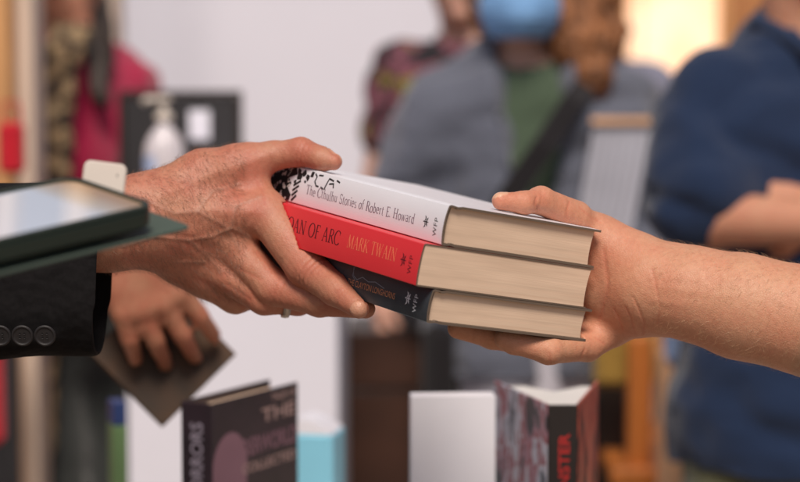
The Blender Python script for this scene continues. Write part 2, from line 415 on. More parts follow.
# old-style serif capitals from strokes: (x0,y0,x1,y1,thickness); height 1
SER = {
 'J': (0.34, [(.22, 1, .22, .05, .13), (.22, .07, .04, -.16, .07), (.08, .98, .36, .98, .045)]),
 'O': (0.80, 'O'), 'C': (0.66, 'C'),
 'A': (0.70, [(.06, 0, .33, 1, .06), (.33, 1, .60, 0, .13), (.17, .36, .50, .36, .045), (-.03, .02, .17, .02, .04), (.48, .02, .72, .02, .04)]),
 'N': (0.78, [(.12, 0, .12, 1, .055), (.10, 1, .64, 0, .13), (.64, 0, .64, 1, .055), (0, .02, .24, .02, .04), (0, .98, .18, .98, .04), (.53, .98, .76, .98, .04)]),
 'F': (0.54, [(.14, 0, .14, 1, .13), (.1, .98, .52, .98, .05), (.14, .53, .42, .53, .045), (.50, 1, .50, .80, .04), (.02, .02, .28, .02, .04)]),
 'R': (0.66, [(.14, 0, .14, 1, .13), (.1, .98, .38, .98, .05), (.38, .98, .50, .86, .08), (.50, .86, .50, .64, .12), (.50, .64, .36, .52, .07), (.36, .52, .14, .52, .045), (.32, .52, .62, .02, .12), (.02, .02, .27, .02, .04), (.55, .02, .72, .02, .04)]),
 'M': (0.92, [(.12, 0, .16, 1, .05), (.16, 1, .45, .05, .13), (.45, .05, .74, 1, .05), (.74, 1, .78, 0, .13), (0, .02, .24, .02, .04), (.66, .02, .90, .02, .04)]),
 'K': (0.70, [(.14, 0, .14, 1, .13), (.18, .45, .56, .98, .055), (.28, .58, .64, .02, .13), (.02, .02, .27, .02, .04), (.02, .98, .27, .98, .04), (.45, .98, .68, .98, .04), (.52, .02, .74, .02, .04)]),
 'T': (0.66, [(.32, 0, .32, 1, .13), (.02, .98, .62, .98, .05), (.04, 1, .04, .80, .04), (.60, 1, .60, .80, .04), (.20, .02, .44, .02, .04)]),
 'W': (1.0, [(.08, 1, .28, 0, .13), (.28, 0, .48, 1, .05), (.44, 1, .66, 0, .13), (.66, 0, .88, 1, .05), (0, .98, .2, .98, .04), (.78, .98, .98, .98, .04)]),
 'I': (0.32, [(.15, 0, .15, 1, .13), (.03, .02, .27, .02, .04), (.03, .98, .27, .98, .04)]),
}
def _ar(cx, cy, rx, ry, a0, a1, th=None, k=12):
    o = []
    for i in range(k):
        p, q = math.radians(a0 + (a1 - a0) * i / k), math.radians(a0 + (a1 - a0) * (i + 1.08) / k)
        o.append((cx + rx * math.cos(p), cy + ry * math.sin(p), cx + rx * math.cos(q), cy + ry * math.sin(q), th or (.045 + .06 * abs(math.cos(p)))))
    return o
SER.update({
 'S': (0.52, _ar(.26, .75, .19, .24, 30, 270, .07) + _ar(.26, .26, .21, .25, 90, -150, .08) + [(.43, 1, .43, .80, .04), (.06, 0, .06, .22, .04)]),
 'E': (0.56, [(.14, 0, .14, 1, .11), (.02, .98, .52, .98, .05), (.14, .53, .40, .53, .045), (.02, .02, .54, .02, .05), (.52, .98, .52, .80, .04), (.54, .02, .54, .22, .04)]),
 'H': (0.78, [(.14, 0, .14, 1, .11), (.60, 0, .60, 1, .11), (.14, .52, .60, .52, .045), (.02, .02, .27, .02, .04), (.02, .98, .27, .98, .04), (.48, .02, .73, .02, .04), (.48, .98, .73, .98, .04)]),
 'h': (0.52, [(.11, 0, .11, 1.02, .09), (.02, .98, .11, 1.0, .04), (.40, 0, .40, .42, .09), (.02, .02, .20, .02, .035), (.31, .02, .49, .02, .035)] + _ar(.25, .42, .15, .19, 0, 180)),
 'e': (0.46, _ar(.23, .31, .19, .31, 0, 310) + [(.05, .34, .41, .34, .04)]), 'o': (0.48, _ar(.24, .31, .20, .31, 0, 360, k=16)),
 't': (0.34, [(.13, .08, .13, .82, .09), (.02, .60, .28, .60, .04)] + _ar(.21, .10, .08, .09, 180, 320, .05, 6)),
 'u': (0.52, [(.11, .2, .11, .60, .09), (.40, 0, .40, .60, .09), (.02, .60, .11, .60, .035), (.31, .60, .40, .60, .035), (.40, .02, .49, .02, .035)] + _ar(.25, .20, .15, .19, 180, 360)),
 'l': (0.24, [(.11, 0, .11, 1.02, .09), (.02, .98, .11, 1.0, .04), (.02, .02, .20, .02, .035)]),
 's': (0.36, _ar(.18, .46, .12, .15, 30, 270, .055, 8) + _ar(.18, .16, .13, .15, 90, -150, .06, 8)),
 'r': (0.36, [(.11, 0, .11, .60, .09), (.02, .60, .11, .60, .035), (.02, .02, .20, .02, .035)] + _ar(.24, .44, .13, .16, 170, 60, .06, 6)),
 'i': (0.24, [(.11, 0, .11, .60, .09), (.02, .60, .11, .60, .035), (.02, .02, .20, .02, .035), (.11, .80, .11, .90, .10)]),
 'f': (0.32, [(.13, 0, .13, .84, .09), (.02, .60, .26, .60, .04), (.04, .02, .22, .02, .035)] + _ar(.23, .84, .10, .16, 180, 50, .06, 6)),
 'b': (0.50, [(.11, 0, .11, 1.02, .09), (.02, .98, .11, 1.0, .04)] + _ar(.26, .31, .17, .31, -150, 150)),
 'd': (0.50, [(.38, 0, .38, 1.02, .09), (.29, .98, .38, 1.0, .04), (.38, .02, .47, .02, .035)] + _ar(.23, .31, .17, .31, 30, 330)),
 'a': (0.46, [(.35, 0, .35, .45, .09), (.35, .02, .44, .02, .035)] + _ar(.21, .45, .14, .17, 0, 150, .06, 7) + _ar(.20, .17, .15, .17, 20, 340, .06, 10)),
 'w': (0.68, [(.06, .60, .20, 0, .09), (.20, 0, .33, .60, .045), (.33, .60, .47, 0, .09), (.47, 0, .61, .60, .045), (0, .60, .13, .60, .035), (.53, .60, .67, .60, .035)]),
 '.': (0.18, [(.07, 0, .07, .10, .10)]),
})
def serif_mesh(txt, h, width=0.9, bold=1.0):
    V = []; F = []; x = 0
    def quad(x0, y0, x1, y1, t0, t1=None):
        d = np.array([x1 - x0, y1 - y0]); nn = np.array([-d[1], d[0]]) / (np.linalg.norm(d) + 1e-9)
        t1 = t0 if t1 is None else t1; b = len(V)
        for (p, t, s) in (((x0, y0), t0, 1), ((x0, y0), t0, -1), ((x1, y1), t1, -1), ((x1, y1), t1, 1)):
            q = np.array(p) + nn * t * bold * .5 * s; V.append((x + q[0] * h * width, q[1] * h))
        F.append((b, b + 1, b + 2, b + 3))
    for ch in txt:
        if ch == ' ': x += .36 * h * width; continue
        adv, st = SER[ch]
        if isinstance(st, str):
            a0, a1 = (0, 360) if st == 'O' else (42, 318); k = 22
            for i in range(k):
                p = math.radians(a0 + (a1 - a0) * i / k); q = math.radians(a0 + (a1 - a0) * (i + 1.05) / k)
                th = lambda a: .045 + .09 * abs(math.cos(a))
                quad(.38 + .35 * math.cos(p), .5 + .51 * math.sin(p), .38 + .35 * math.cos(q), .5 + .51 * math.sin(q), th(p), th(q))
            if st == 'C': quad(.62, .95, .62, .70, .04)
        else:
            for s_ in st: quad(*s_)
        x += (adv + .06) * h * width
    return np.array(V), F, x
def lay(root, name, V, F, c0, b0, T, bulge, mat, vertical=False, slope=0.0, lift=0.10):
    P = []
    bm = bmesh.new(); vs = [bm.verts.new((x, y, 0)) for x, y in V]
    for f in F:
        try: bm.faces.new([vs[i] for i in f])
        except ValueError: pass
    ax = 0 if vertical else 1; a0, a1 = min(v[ax] for v in V), max(v[ax] for v in V); q = a0 + 1.1
    while q < a1:
        co = [0, 0, 0]; no = [0, 0, 0]; co[ax] = q; no[ax] = 1
        bmesh.ops.bisect_plane(bm, geom=bm.verts[:] + bm.edges[:] + bm.faces[:], plane_co=co, plane_no=no); q += 1.1
    bmesh.ops.triangulate(bm, faces=bm.faces[:]); bm.verts.index_update()
    V = [v.co[:2] for v in bm.verts]; F = [tuple(v.index for v in f.verts) for f in bm.faces]; bm.free()
    for x, y in V:
        if vertical: b = b0 + x; c = c0 + y
        else: b = b0 + y + slope * x; c = c0 - x
        P.append(((float(spine_a(b, T, bulge)) - lift) / 1000, c / 1000, b / 1000))
    return mesh_obj(name, P, F, mat, root)
def s_of_px(A, w_, u, px, down):                      # distance along the spine from the tail for a pixel column
    P = A - w_ * down; k = (px - 400) / FPX
    return (P[0] - k * P[2]) / (k * u[2] - u[0])
def emblem(s):                                        # small winged figure: head, body, two wings, tail
    V = []; F = []
    def poly(p):
        b = len(V); V.extend([(x * s, y * s) for x, y in p]); F.append(tuple(range(b, b + len(p))))
    poly([(.12 * math.cos(a * .7), .62 + .12 * math.sin(a * .7)) for a in range(9)])
    poly([(-.07, .5), (.07, .5), (.12, 0), (.03, -.55), (-.05, -.55), (-.12, 0)])
    for sg in (-1, 1):
        poly([(sg * .08, .42), (sg * .55, .30), (sg * 1.0, .55), (sg * .75, .12), (sg * .3, .08)][::sg])
        poly([(sg * .1, .05), (sg * .5, -.05), (sg * .75, -.35), (sg * .35, -.3), (sg * .08, -.15)][::sg])
    return V, F
def wfp(root, T, bulge, c_em, c_tx, mid, mat, cap, es, slope=0):
    V, F = font_mesh('WFP', cap * 1.38, 1.05, 0.0, 1.15); V[:, 0] -= V[:, 0].mean()
    lay(root, 'publisher_lettering', V, F, c_tx, mid, T, bulge, mat, True)
    V, F = emblem(es); lay(root, 'publisher_emblem', V, F, c_em, mid, T, bulge, mat, True)

# white book, topmost
bk1 = book('book', A_WHITE, BV, BU, BW, T1, W1, 229, 1.7, 4.0, 2.0, (M['white_cover'], M['board_dark']),
           'white hardcover on top of the held stack with black drawing on its spine')
def c1(px, down=14): return s_of_px(A_WHITE, BW, BU, px, down)
x0, x1 = c1(309), c1(417)
V, F, wd = serif_mesh('The Cthulhu Stories of Robert E. Howard', 7.4, 1.0, 1.0)
V[:, 0] *= (x0 - x1) / (V[:, 0].max() - V[:, 0].min()); V[:, 1] += .25 * np.sin(V[:, 0] * .35)
lay(bk1, 'title_lettering', V, F, x0, T1 * .33, T1, 2.0, M['ink_purple'])
wfp(bk1, T1, 2.0, c1(429), c1(440), T1 * .46, M['ink_black'], 4.2, 4.6)
# ink drawing at the head of the spine: black mass with pale flecks, then brush signs
rg = random.Random(5); Vd = []; Fd = []
def blob(cx, cy, r, n=7, sx=1, sy=1):
    b = len(Vd)
    for i in range(n):
        a = 2 * math.pi * i / n; q = r * rg.uniform(.55, 1.15); Vd.append((cx + q * sx * math.cos(a), min(max(cy + q * sy * math.sin(a), .6), T1 - .6)))
    Fd.append(tuple(range(b, b + n)))
def stroke(pts, t):
    for (ax, ay), (bx, by) in zip(pts, pts[1:]):
        d = np.array([bx - ax, by - ay]); nn = np.array([-d[1], d[0]]) / np.linalg.norm(d) * t / 2; e = d / np.linalg.norm(d) * t * .3
        b = len(Vd); Vd.extend([(ax - e[0] + nn[0], ay - e[1] + nn[1]), (ax - e[0] - nn[0], ay - e[1] - nn[1]), (bx + e[0] - nn[0], by + e[1] - nn[1]), (bx + e[0] + nn[0], by + e[1] + nn[1])]); Fd.append((b, b + 1, b + 2, b + 3))
xh = 229 - c1(291); b = len(Vd)                       # x runs from the head (0)
Vd += [(0.5, .8), (xh + 2, .8), (xh + 5, 6), (xh, 11), (xh + 4, 15), (xh - 1, 19), (xh + 9, 23), (xh + 4, T1 - .7), (.5, T1 - .7)]; Fd.append(tuple(range(b, b + 9)))
e0 = 229 - c1(296)
for k in range(4): stroke([(e0 - 1 + k * .5, 2 + 4 * k), (e0 + 5 + k, 6.5 + 4 * k)], 1.9)
for (px, yy, r) in ((302, 21.5, 3.6), (305, 25, 3.2), (310, 22.5, 3.2), (300, 26, 3.0), (313, 26, 2.6), (308, 19, 1.7), (299, 17, 2.2)): blob(229 - c1(px, 6), yy, r, 8)
for (px, q) in ((318, [(-3, 5), (0, 3), (-1, -1), (2, -4), (5, -4)]), (321, [(-2, 4.5), (3, 5)]), (330, [(-3, -5), (0, 4), (6, 3)]), (333, [(-2, 0), (3, 1), (4, -2)]), (339, [(-2, 4), (2, 3)]), (325, [(-1, -4), (2, -5)])):
    cx = 229 - c1(px, 6); stroke([(cx + a, 22 + b_) for a, b_ in q], 1.35)
lay(bk1, 'cover_drawing', Vd, Fd, 229, 0, T1, 2.0, M['ink_black'], lift=.09)
Vd = []; Fd = []
for i in range(34):
    cx = rg.uniform(3, xh); cy = rg.uniform(2.5, T1 - 3)
    if i % 3: stroke([(cx, cy), (cx + rg.uniform(-3, 3), cy + rg.uniform(-3, 3)), (cx + rg.uniform(1, 5), cy + rg.uniform(-3, 3))], rg.uniform(.5, 1.1))
    else: blob(cx, cy, rg.uniform(1, 2.3), 6)
lay(bk1, 'drawing_highlights', Vd, Fd, 229, 0, T1, 2.0, M['ink_cream'], lift=.16)

# red book in the middle
BU2, BV2 = spin(BU, BW, 0), spin(BV, BW, 0)
bk2 = book('book', A_RED, BV2, BU2, BW, T2, W2, 229, 1.0, 2.2, 1.2, (M['red_cover'], M['board_dark']),
           'red hardcover in the middle of the held stack, dark title and orange author name', head_tail_inset=0.5, groove=False)
def c2(px, down=14): return s_of_px(A_RED, BW, BU2, px, down)
V, F, wd = serif_mesh('JOAN OF ARC', 10.5, .9, 1.0); a, b = c2(286), c2(341.5); V[:, 0] *= (a - b) / wd
lay(bk2, 'title_lettering', V, F, a, T2 * .38, T2, 1.2, M['ink_maroon'])
V, F, wd = serif_mesh('MARK TWAIN', 9.6, .9, .85); a, b = c2(349), c2(398); V[:, 0] *= (a - b) / wd
lay(bk2, 'author_lettering', V, F, a, T2 * .40, T2, 1.2, M['ink_gold'])
wfp(bk2, T2, 1.2, c2(405.5), c2(414), T2 * .50, M['ink_maroon'], 4.2, 5.0)

# black book at the bottom
bk3 = book('book', A_BLACK, BV, BU, BW, T3, W3, 229, 1.7, 3.6, 1.6, (M['black_cover'], M['board_dark']),
           'smoky black hardcover at the bottom of the held stack, small orange title on its spine')
def c3(px, down=12): return s_of_px(A_BLACK, BW, BU, px, down)
V, F = font_mesh('THE CLAYTON LONGHORNS', 6.6, .8, -0.02); a, b = c3(350), c3(397); V[:, 0] *= (a - b) / (V[:, 0].max() - V[:, 0].min())
lay(bk3, 'title_lettering', V, F, a, T3 * .36, T3, 1.6, M['ink_orange'])
Vd = []; Fd = []; stroke([(0, 8), (3, 2), (8, 0), (14, 3), (22, 1), (30, 2.5), (42, 0)], .6); stroke([(1, 9), (1.5, 2), (6, -1)], .5)
lay(bk3, 'signature_lettering', Vd, Fd, c3(352), T3 * .58, T3, 1.6, M['ink_grey'])
wfp(bk3, T3, 1.6, c3(410), c3(419), T3 * .52, M['ink_white'], 4.2, 5.0)

# ------------------------------------------------------------------ the two hands in front
def finger(pts, k=3.0):                               # pts: (px, py, depth, radius in photo px)
    return chain([(C(a, b, d), r * d / FPX) for a, b, d, r in pts], k)
def P4(a, b, d, r): return (C(a, b, d), r * d / FPX)
def cone(p, q, k): return Cone(C(*p[:3]), C(*q[:3]), p[3] * p[2] / FPX, q[3] * q[2] / FPX, k)
SKIN_M = skin_mat('ruddy_skin', (0.52, 0.242, 0.150), (0.48, 0.145, 0.092), 0.5, .7)
SKIN_R = skin_mat('rosy_skin', (0.62, 0.325, 0.20), (0.60, 0.22, 0.135), 0.4, .5)
def sdf_hand(name, fobj, lo, hi, h, mat, parent, knuckles, nails, veins=(), tendons=(), folds=(), base=None, extra=None, reds=()):
    V, F, grad = mesh_sdf(fobj, lo, hi, h)
    N = grad(V); red = np.zeros(len(V)); nail = np.zeros(len(V)); vein = np.zeros(len(V)); D = np.zeros(len(V))
    D += 0.10 * vnoise(V, .35, 1) + 0.06 * vnoise(V, .9, 2)
    for (p, q, rad, amp, cnt) in knuckles:            # creases across the axis p->q, centred at p
        p = C(*p); ax = C(*q) - p; ax /= np.linalg.norm(ax); r = V - p; s = r @ ax
        dist = np.linalg.norm(r, axis=1); win = np.exp(-(s / (rad * .55)) ** 2) * (dist < rad * 2.2)
        dors = sstep(-.2, .6, -N[:, 2])
        wob = s + .5 * vnoise(V, .5, 3)
        D -= amp * win * dors * (0.5 + 0.5 * np.cos(wob * 2 * math.pi * cnt / (2 * rad))) ** 2
        red += .8 * np.exp(-(dist / (rad * 1.25)) ** 2)
    for (p, q, r) in reds: red += q * np.exp(-(np.linalg.norm(V - C(*p), axis=1) / r) ** 2)
    for (path, wd, amp) in list(veins) + list(tendons):
        pp = [C(*p)[:2] for p in path]; dmin = np.full(len(V), 1e9)
        for a, b in zip(pp, pp[1:]):
            ba = b - a; t = np.clip(((V[:, :2] - a) @ ba) / (ba @ ba), 0, 1); dmin = np.minimum(dmin, np.linalg.norm(V[:, :2] - a - t[:, None] * ba, axis=1))
        g = np.exp(-(dmin / wd) ** 2) * sstep(.1, .6, -N[:, 2]); D += amp * g
        if wd < 2.2: vein += .35 * g
    for (path, wd, amp) in folds:
        pp = [C(*p)[:2] for p in path]; dmin = np.full(len(V), 1e9)
        for i, (a, b) in enumerate(zip(pp, pp[1:])):
            ba = b - a; t = np.clip(((V[:, :2] - a) @ ba) / (ba @ ba), 0, 1); dmin = np.minimum(dmin, np.linalg.norm(V[:, :2] - a - t[:, None] * ba, axis=1))
        g = np.exp(-(dmin / wd) ** 2) * sstep(-.1, .4, -N[:, 2]); D -= amp * g; red += .5 * g
    for (p, ax, nn, wd, ln) in nails:                 # centre, long axis, outward, half width, half length
        p = C(*p); ax = np.asarray(ax, float) / np.linalg.norm(ax); nn = np.asarray(nn, float); nn -= ax * (nn @ ax); nn /= np.linalg.norm(nn); sd = np.cross(ax, nn)
        r = V - p; t = (np.abs(r @ sd) / wd) ** 3 + (np.abs(r @ ax) / ln) ** 3
        ok = (N @ nn > .05) & (np.linalg.norm(r, axis=1) < 3 * ln)
        m_ = (1 - sstep(.75, 1.05, t)) * ok; nail = np.maximum(nail, m_)
        D += .25 * m_ - .40 * np.exp(-((t - 1.15) / .28) ** 2) * ok
    if extra is not None: D += extra(V, N)
    V = V + N * D[:, None]; Wd = TW(V); F = flipfix(Wd, F)
    if base is not None: Wd = Wd - base
    return Wd, F, dict(red=np.clip(red, 0, 1), nail=nail, vein=np.clip(vein, 0, 1))

class BookBox:                                        # keeps flesh outside a book
    def __init__(s, A, v, u, w_, T, W, L=229, bulge=1.5): s.f = (A - w_ * T, v, u, w_, T, W, L, bulge); s.k = 0
    def __call__(s, p):
        b0, v, u, w_, T, W, L, bu = s.f; q = p - b0
        x, y, z = q @ v, q @ u, q @ w_
        dx = np.maximum(-bu - x, x - W); dy = np.maximum(-y, y - L); dz = np.maximum(-z, z - T)
        m = np.maximum(np.maximum(dx, dy), dz)
        return m
BOXES = [BookBox(A_WHITE, BV, BU, BW, T1, W1), BookBox(A_RED, BV2, BU2, BW, T2, W2), BookBox(A_BLACK, BV, BU, BW, T3, W3)]
# the man's right hand, back towards the camera
idx_f = finger([(266, 213, 1478, 21), (306, 266, 1456, 20.5), (336, 290, 1428, 16), (359, 308, 1406, 10.5)], 4)
mid_f = finger([(232, 246, 1486, 20), (272, 287, 1478, 18), (320, 301, 1458, 15.5), (366, 309, 1428, 9.5)], 4)
rin_f = finger([(214, 266, 1490, 19), (264, 299, 1486, 15.5), (298, 302, 1492, 13), (322, 298, 1510, 10)], 4)
pin_f = finger([(205, 276, 1496, 17), (236, 298, 1506, 15), (258, 296, 1526, 12), (280, 288, 1540, 10)], 4)
thb_f = Uni([cone((238, 163, 1492, 18), (272, 156, 1490, 14), 6), cone((272, 156, 1490, 14), (301, 152, 1484, 14.5), 5), cone((301, 152, 1484, 14.5), (322, 159, 1474, 12), 3), cone((322, 159, 1474, 12), (333.5, 162, 1470, 8.5), 3)], 0)
fing = Uni([idx_f, mid_f, rin_f, pin_f], 0)
for g in fing.items: g.k = 1.6
palm = Uni([
    cone((60, 229, 1462, 47), (112, 226, 1464, 43), 8), cone((112, 212, 1466, 33), (150, 214, 1470, 34), 10), cone((112, 238, 1468, 32), (150, 232, 1472, 33), 10),
    cone((150, 205, 1474, 32), (205, 178, 1486, 26), 14), cone((205, 178, 1486, 27), (246, 166, 1492, 20), 12),
    cone((150, 215, 1472, 34), (265, 213, 1480, 20), 12), cone((150, 222, 1474, 34), (232, 246, 1488, 20), 12),
    cone((150, 230, 1478, 32), (212, 264, 1494, 19), 12), cone((150, 236, 1482, 29), (204, 275, 1500, 19), 12),
    cone((200, 210, 1492, 34), (235, 225, 1496, 28), 12), cone((180, 262, 1500, 22), (232, 292, 1512, 18), 10),
    cone((250, 176, 1490, 16), (263, 208, 1486, 17), 10)], 0)
fing.k = 7; thb_f.k = 10
lh = Cut(Uni([palm, fing, thb_f]), subs=BOXES, ks=0.8)
knk = [((303, 266, 1430), (336, 291, 1403), 13, 1.0, 5), ((336, 292, 1405), (359, 308, 1390), 7, .3, 4), ((274, 288, 1450), (320, 301, 1430), 11, .35, 4),
       ((301, 150, 1470), (333, 160, 1460), 9, .6, 5), ((258, 210, 1460), (300, 262, 1440), 9, .2, 3)]
nls = [((361, 309.5, 1402), (.75, -.5, -.4), (.05, -.5, -.85), 6.2, 7.0), ((336, 156, 1474), (.9, -.25, -.15), (.2, .9, .35), 6.5, 7.5)]
vns = [([(150, 200, 1), (178, 214, 1), (200, 212, 1), (226, 226, 1), (240, 250, 1)], 1.5, .75), ([(200, 212, 1), (214, 192, 1), (240, 184, 1)], 1.4, .55),
       ([(160, 236, 1), (190, 240, 1), (206, 254, 1), (222, 272, 1)], 1.6, .8), ([(190, 240, 1), (214, 236, 1), (232, 228, 1), (256, 240, 1), (272, 258, 1)], 1.4, .7),
       ([(120, 205, 1), (150, 200, 1)], 1.8, .5), ([(130, 246, 1), (160, 236, 1)], 1.8, .5), ([(176, 262, 1), (204, 262, 1)], 1.3, .5), ([(232, 228, 1), (238, 206, 1), (262, 196, 1)], 1.2, .5)]
vns = [([(a, b, 1470) for a, b, _ in p], w_, h_ * .95) for p, w_, h_ in vns]
tnd = [([(160, 214, 1470), (215, 212, 1470), (258, 212, 1470)], 4.5, .8), ([(160, 222, 1470), (232, 246, 1470)], 4.0, .8), ([(160, 232, 1470), (212, 265, 1470)], 4.0, .6), ([(165, 196, 1470), (220, 172, 1470), (270, 154, 1470)], 3.8, .7)]
fld = [([(258, 252, 1470), (274, 268, 1470), (284, 284, 1470)], 2.0, .5), ([(238, 268, 1470), (262, 280, 1470)], 1.5, .4), ([(226, 284, 1470), (250, 300, 1470)], 1.3, .4),
       ([(255, 178, 1470), (262, 190, 1470), (266, 205, 1470)], 1.2, .3)]
fld += [([(118 + i * 9, 262 - i * 2, 1470), (126 + i * 9, 240, 1470)], .8, .18) for i in range(4)]
def wr(V, N):                                         # oblique fine wrinkles of a middle-aged hand
    s = V @ np.array([.80, .45, .1]) + 1.8 * vnoise(V, .12, 6)
    return -.13 * (0.5 + .5 * np.cos(s * 1.9)) ** 3 * sstep(0, .6, -N[:, 2])
lo = C(45, 342, 1480); hi = C(392, 122, 1480); lo[2] = 1395; hi[2] = 1575
BASE_M = TW(np.array([-640.0, 0, 1700])); BASE_M[2] = 0
HV, HF, HA = sdf_hand('hand', lh, lo, hi, 1.25, SKIN_M, None, knk, nls, vns, tnd, fld, BASE_M, wr, [((342, 160, 1468), .8, 9), ((368, 312, 1400), .6, 9), ((240, 180, 1470), .35, 25), ((190, 275, 1470), .4, 30)])
LH = (HV, HF, HA)

# the right-hand person's hand, palm towards the camera, thumb on top and fingers under the books
PB0 = A_BLACK - BW * T3
def under(px, d, r, off=0.6):                         # pixel row at which a finger of radius r (px) just touches the bottom board
    rm = r * d / FPX; x = (px - 400) / FPX * d; q = PB0 @ BW - rm - off
    y = (q - BW[0] * x - BW[2] * d) / BW[1]; return (px, 241 - y / d * FPX, d, r)
def above(px, d, r, off=0.5):
    rm = r * d / FPX; x = (px - 400) / FPX * d; q = A_WHITE @ BW + rm + off
    y = (q - BW[0] * x - BW[2] * d) / BW[1]; return (px, 241 - y / d * FPX, d, r)
t_pts = [above(501, 1412, 9.0), above(524, 1418, 11.0, 1), (541, 200.5, 1432, 13.5), (575, 217, 1452, 16.5)]
rth = finger(t_pts, 4); rth.k = 6
f_a = finger([(612, 326, 1480, 20), (587, 346, 1464, 15), under(549, 1432, 13.5), under(514, 1425, 11.5), under(504, 1424, 10)], 4)
f_b = finger([(612, 320, 1480, 20), (588, 340, 1472, 16), under(540, 1462, 14), under(492, 1446, 12.5), under(458, 1436, 10.5)], 4)
f_c = finger([(610, 315, 1500, 18), under(560, 1488, 14), under(515, 1478, 12.5), under(486, 1470, 10.5)], 4)
f_d = finger([(608, 305, 1515, 16), under(575, 1510, 12), under(545, 1505, 10.5), under(525, 1500, 9.5)], 4)
rf = Uni([f_a, f_b, f_c, f_d], 0); rf.k = 7
for g in rf.items: g.k = 1.4
rpalm = Uni([
    cone((830, 326, 1420, 58), (740, 306, 1432, 50), 10), cone((740, 306, 1432, 50), (690, 293, 1442, 44.5), 12), cone((690, 293, 1442, 44.5), (655, 286, 1450, 41), 12),
    cone((655, 277, 1452, 33), (600, 243, 1468, 25), 14), cone((600, 243, 1468, 25), (575, 219, 1458, 16), 12),
    cone((650, 292, 1455, 38), (610, 285, 1478, 38), 14), cone((650, 300, 1458, 32), (612, 322, 1478, 22), 12),
    cone((630, 262, 1462, 28), (610, 290, 1478, 30), 12), cone((640, 300, 1470, 30), (608, 306, 1500, 20), 12)], 0)
rh = Cut(Uni([rpalm, rth, rf]), subs=BOXES, ks=0.8)
rk = [((541, 197, 1420), (575, 215, 1440), 7, .3, 3)]
rn = [((500, 192, 1414), (-.93, .1, -.2), (-.1, .92, .35), 6.0, 6.5)]
rfold = [([(533, 199, 1), (531, 205, 1), (536, 211, 1)], 1.0, .8), ([(567, 203, 1), (564, 212, 1), (565, 220, 1)], .9, .6), ([(578, 208, 1), (590, 218, 1), (600, 222, 1)], 1.0, .4),
         ([(628, 296, 1), (634, 308, 1), (640, 322, 1), (641, 334, 1)], .8, .6), ([(622, 306, 1), (628, 318, 1), (633, 332, 1)], .7, .5), ([(646, 268, 1), (650, 290, 1), (653, 306, 1), (652, 322, 1)], .9, .45),
         ([(612, 308, 1), (618, 320, 1), (622, 330, 1)], .7, .4), ([(602, 250, 1), (606, 285, 1), (600, 320, 1)], 1.6, .5), ([(584, 348, 1), (580, 356, 1)], 1.0, .5), ([(596, 338, 1), (604, 344, 1)], .9, .4), ([(545, 350, 1), (548, 362, 1)], 1.0, .4)]
rfold = [([(a, b, 1455) for a, b, _ in p], w_, h_) for p, w_, h_ in rfold]
rt = [([(650, 300, 1440), (700, 305, 1440)], 3.0, .25), ([(652, 285, 1440), (720, 296, 1440)], 2.4, .2)]
lo = C(440, 402, 1450); hi = C(835, 165, 1450); lo[2] = 1352; hi[2] = 1545
BASE_R = TW(np.array([820.0, 0, 1520])); BASE_R[2] = 0
RH = sdf_hand('hand', rh, lo, hi, 1.25, SKIN_R, None, rk, rn, (), rt, rfold, BASE_R, None, [((498, 197, 1410), .9, 12), ((520, 195, 1410), .5, 14), ((560, 205, 1440), .4, 20), ((600, 250, 1440), .5, 30), ((615, 330, 1450), .5, 25), ((500, 345, 1390), .6, 20), ((548, 355, 1390), .5, 18)])
# ------------------------------------------------------------------ people
def v3(*a): return np.array(a, float)
def hand_prims(w, dirn, pn, s=1.0, curl=.5, spread=.012):
    """wrist, direction of the fingers, palm normal (the fingers curl towards it)"""
    d = dirn / np.linalg.norm(dirn); pn = pn - d * (pn @ d); pn = pn / np.linalg.norm(pn); sd = np.cross(d, pn)
    P = [Cone(w, w + d * .055 * s + sd * .018 * s, .023 * s, .018 * s, .02), Cone(w, w + d * .055 * s - sd * .018 * s, .023 * s, .017 * s, .02)]
    for i, (o, L) in enumerate(((.029, .072), (.010, .080), (-.010, .075), (-.028, .058))):
        k = w + d * (.088 - .004 * abs(i - 1)) * s + sd * o * s; a = curl * .6; b = curl * 1.3
        q = k + (d * math.cos(a) + pn * math.sin(a) + sd * (.12 * (1.5 - i))) * L * .48 * s
        r = q + (d * math.cos(b) + pn * math.sin(b) + sd * (.08 * (1.5 - i))) * L * .55 * s
        P += [Cone(w + d * .03 * s + sd * o * .7 * s, k, .014 * s, .0115 * s, .012), Cone(k, q, .0105 * s, .009 * s, .003), Cone(q, r, .009 * s, .0068 * s, .002)]
    t0 = w + d * .025 * s + sd * .026 * s; t1 = t0 + (d * .55 + sd * .75 + pn * .35) * .042 * s; t2 = t1 + (d * .85 + sd * .25 + pn * .4) * .033 * s
    P += [Cone(t0, t1, .015 * s, .011 * s, .012), Cone(t1, t2, .0105 * s, .008 * s, .003)]
    return P
class Skel: pass
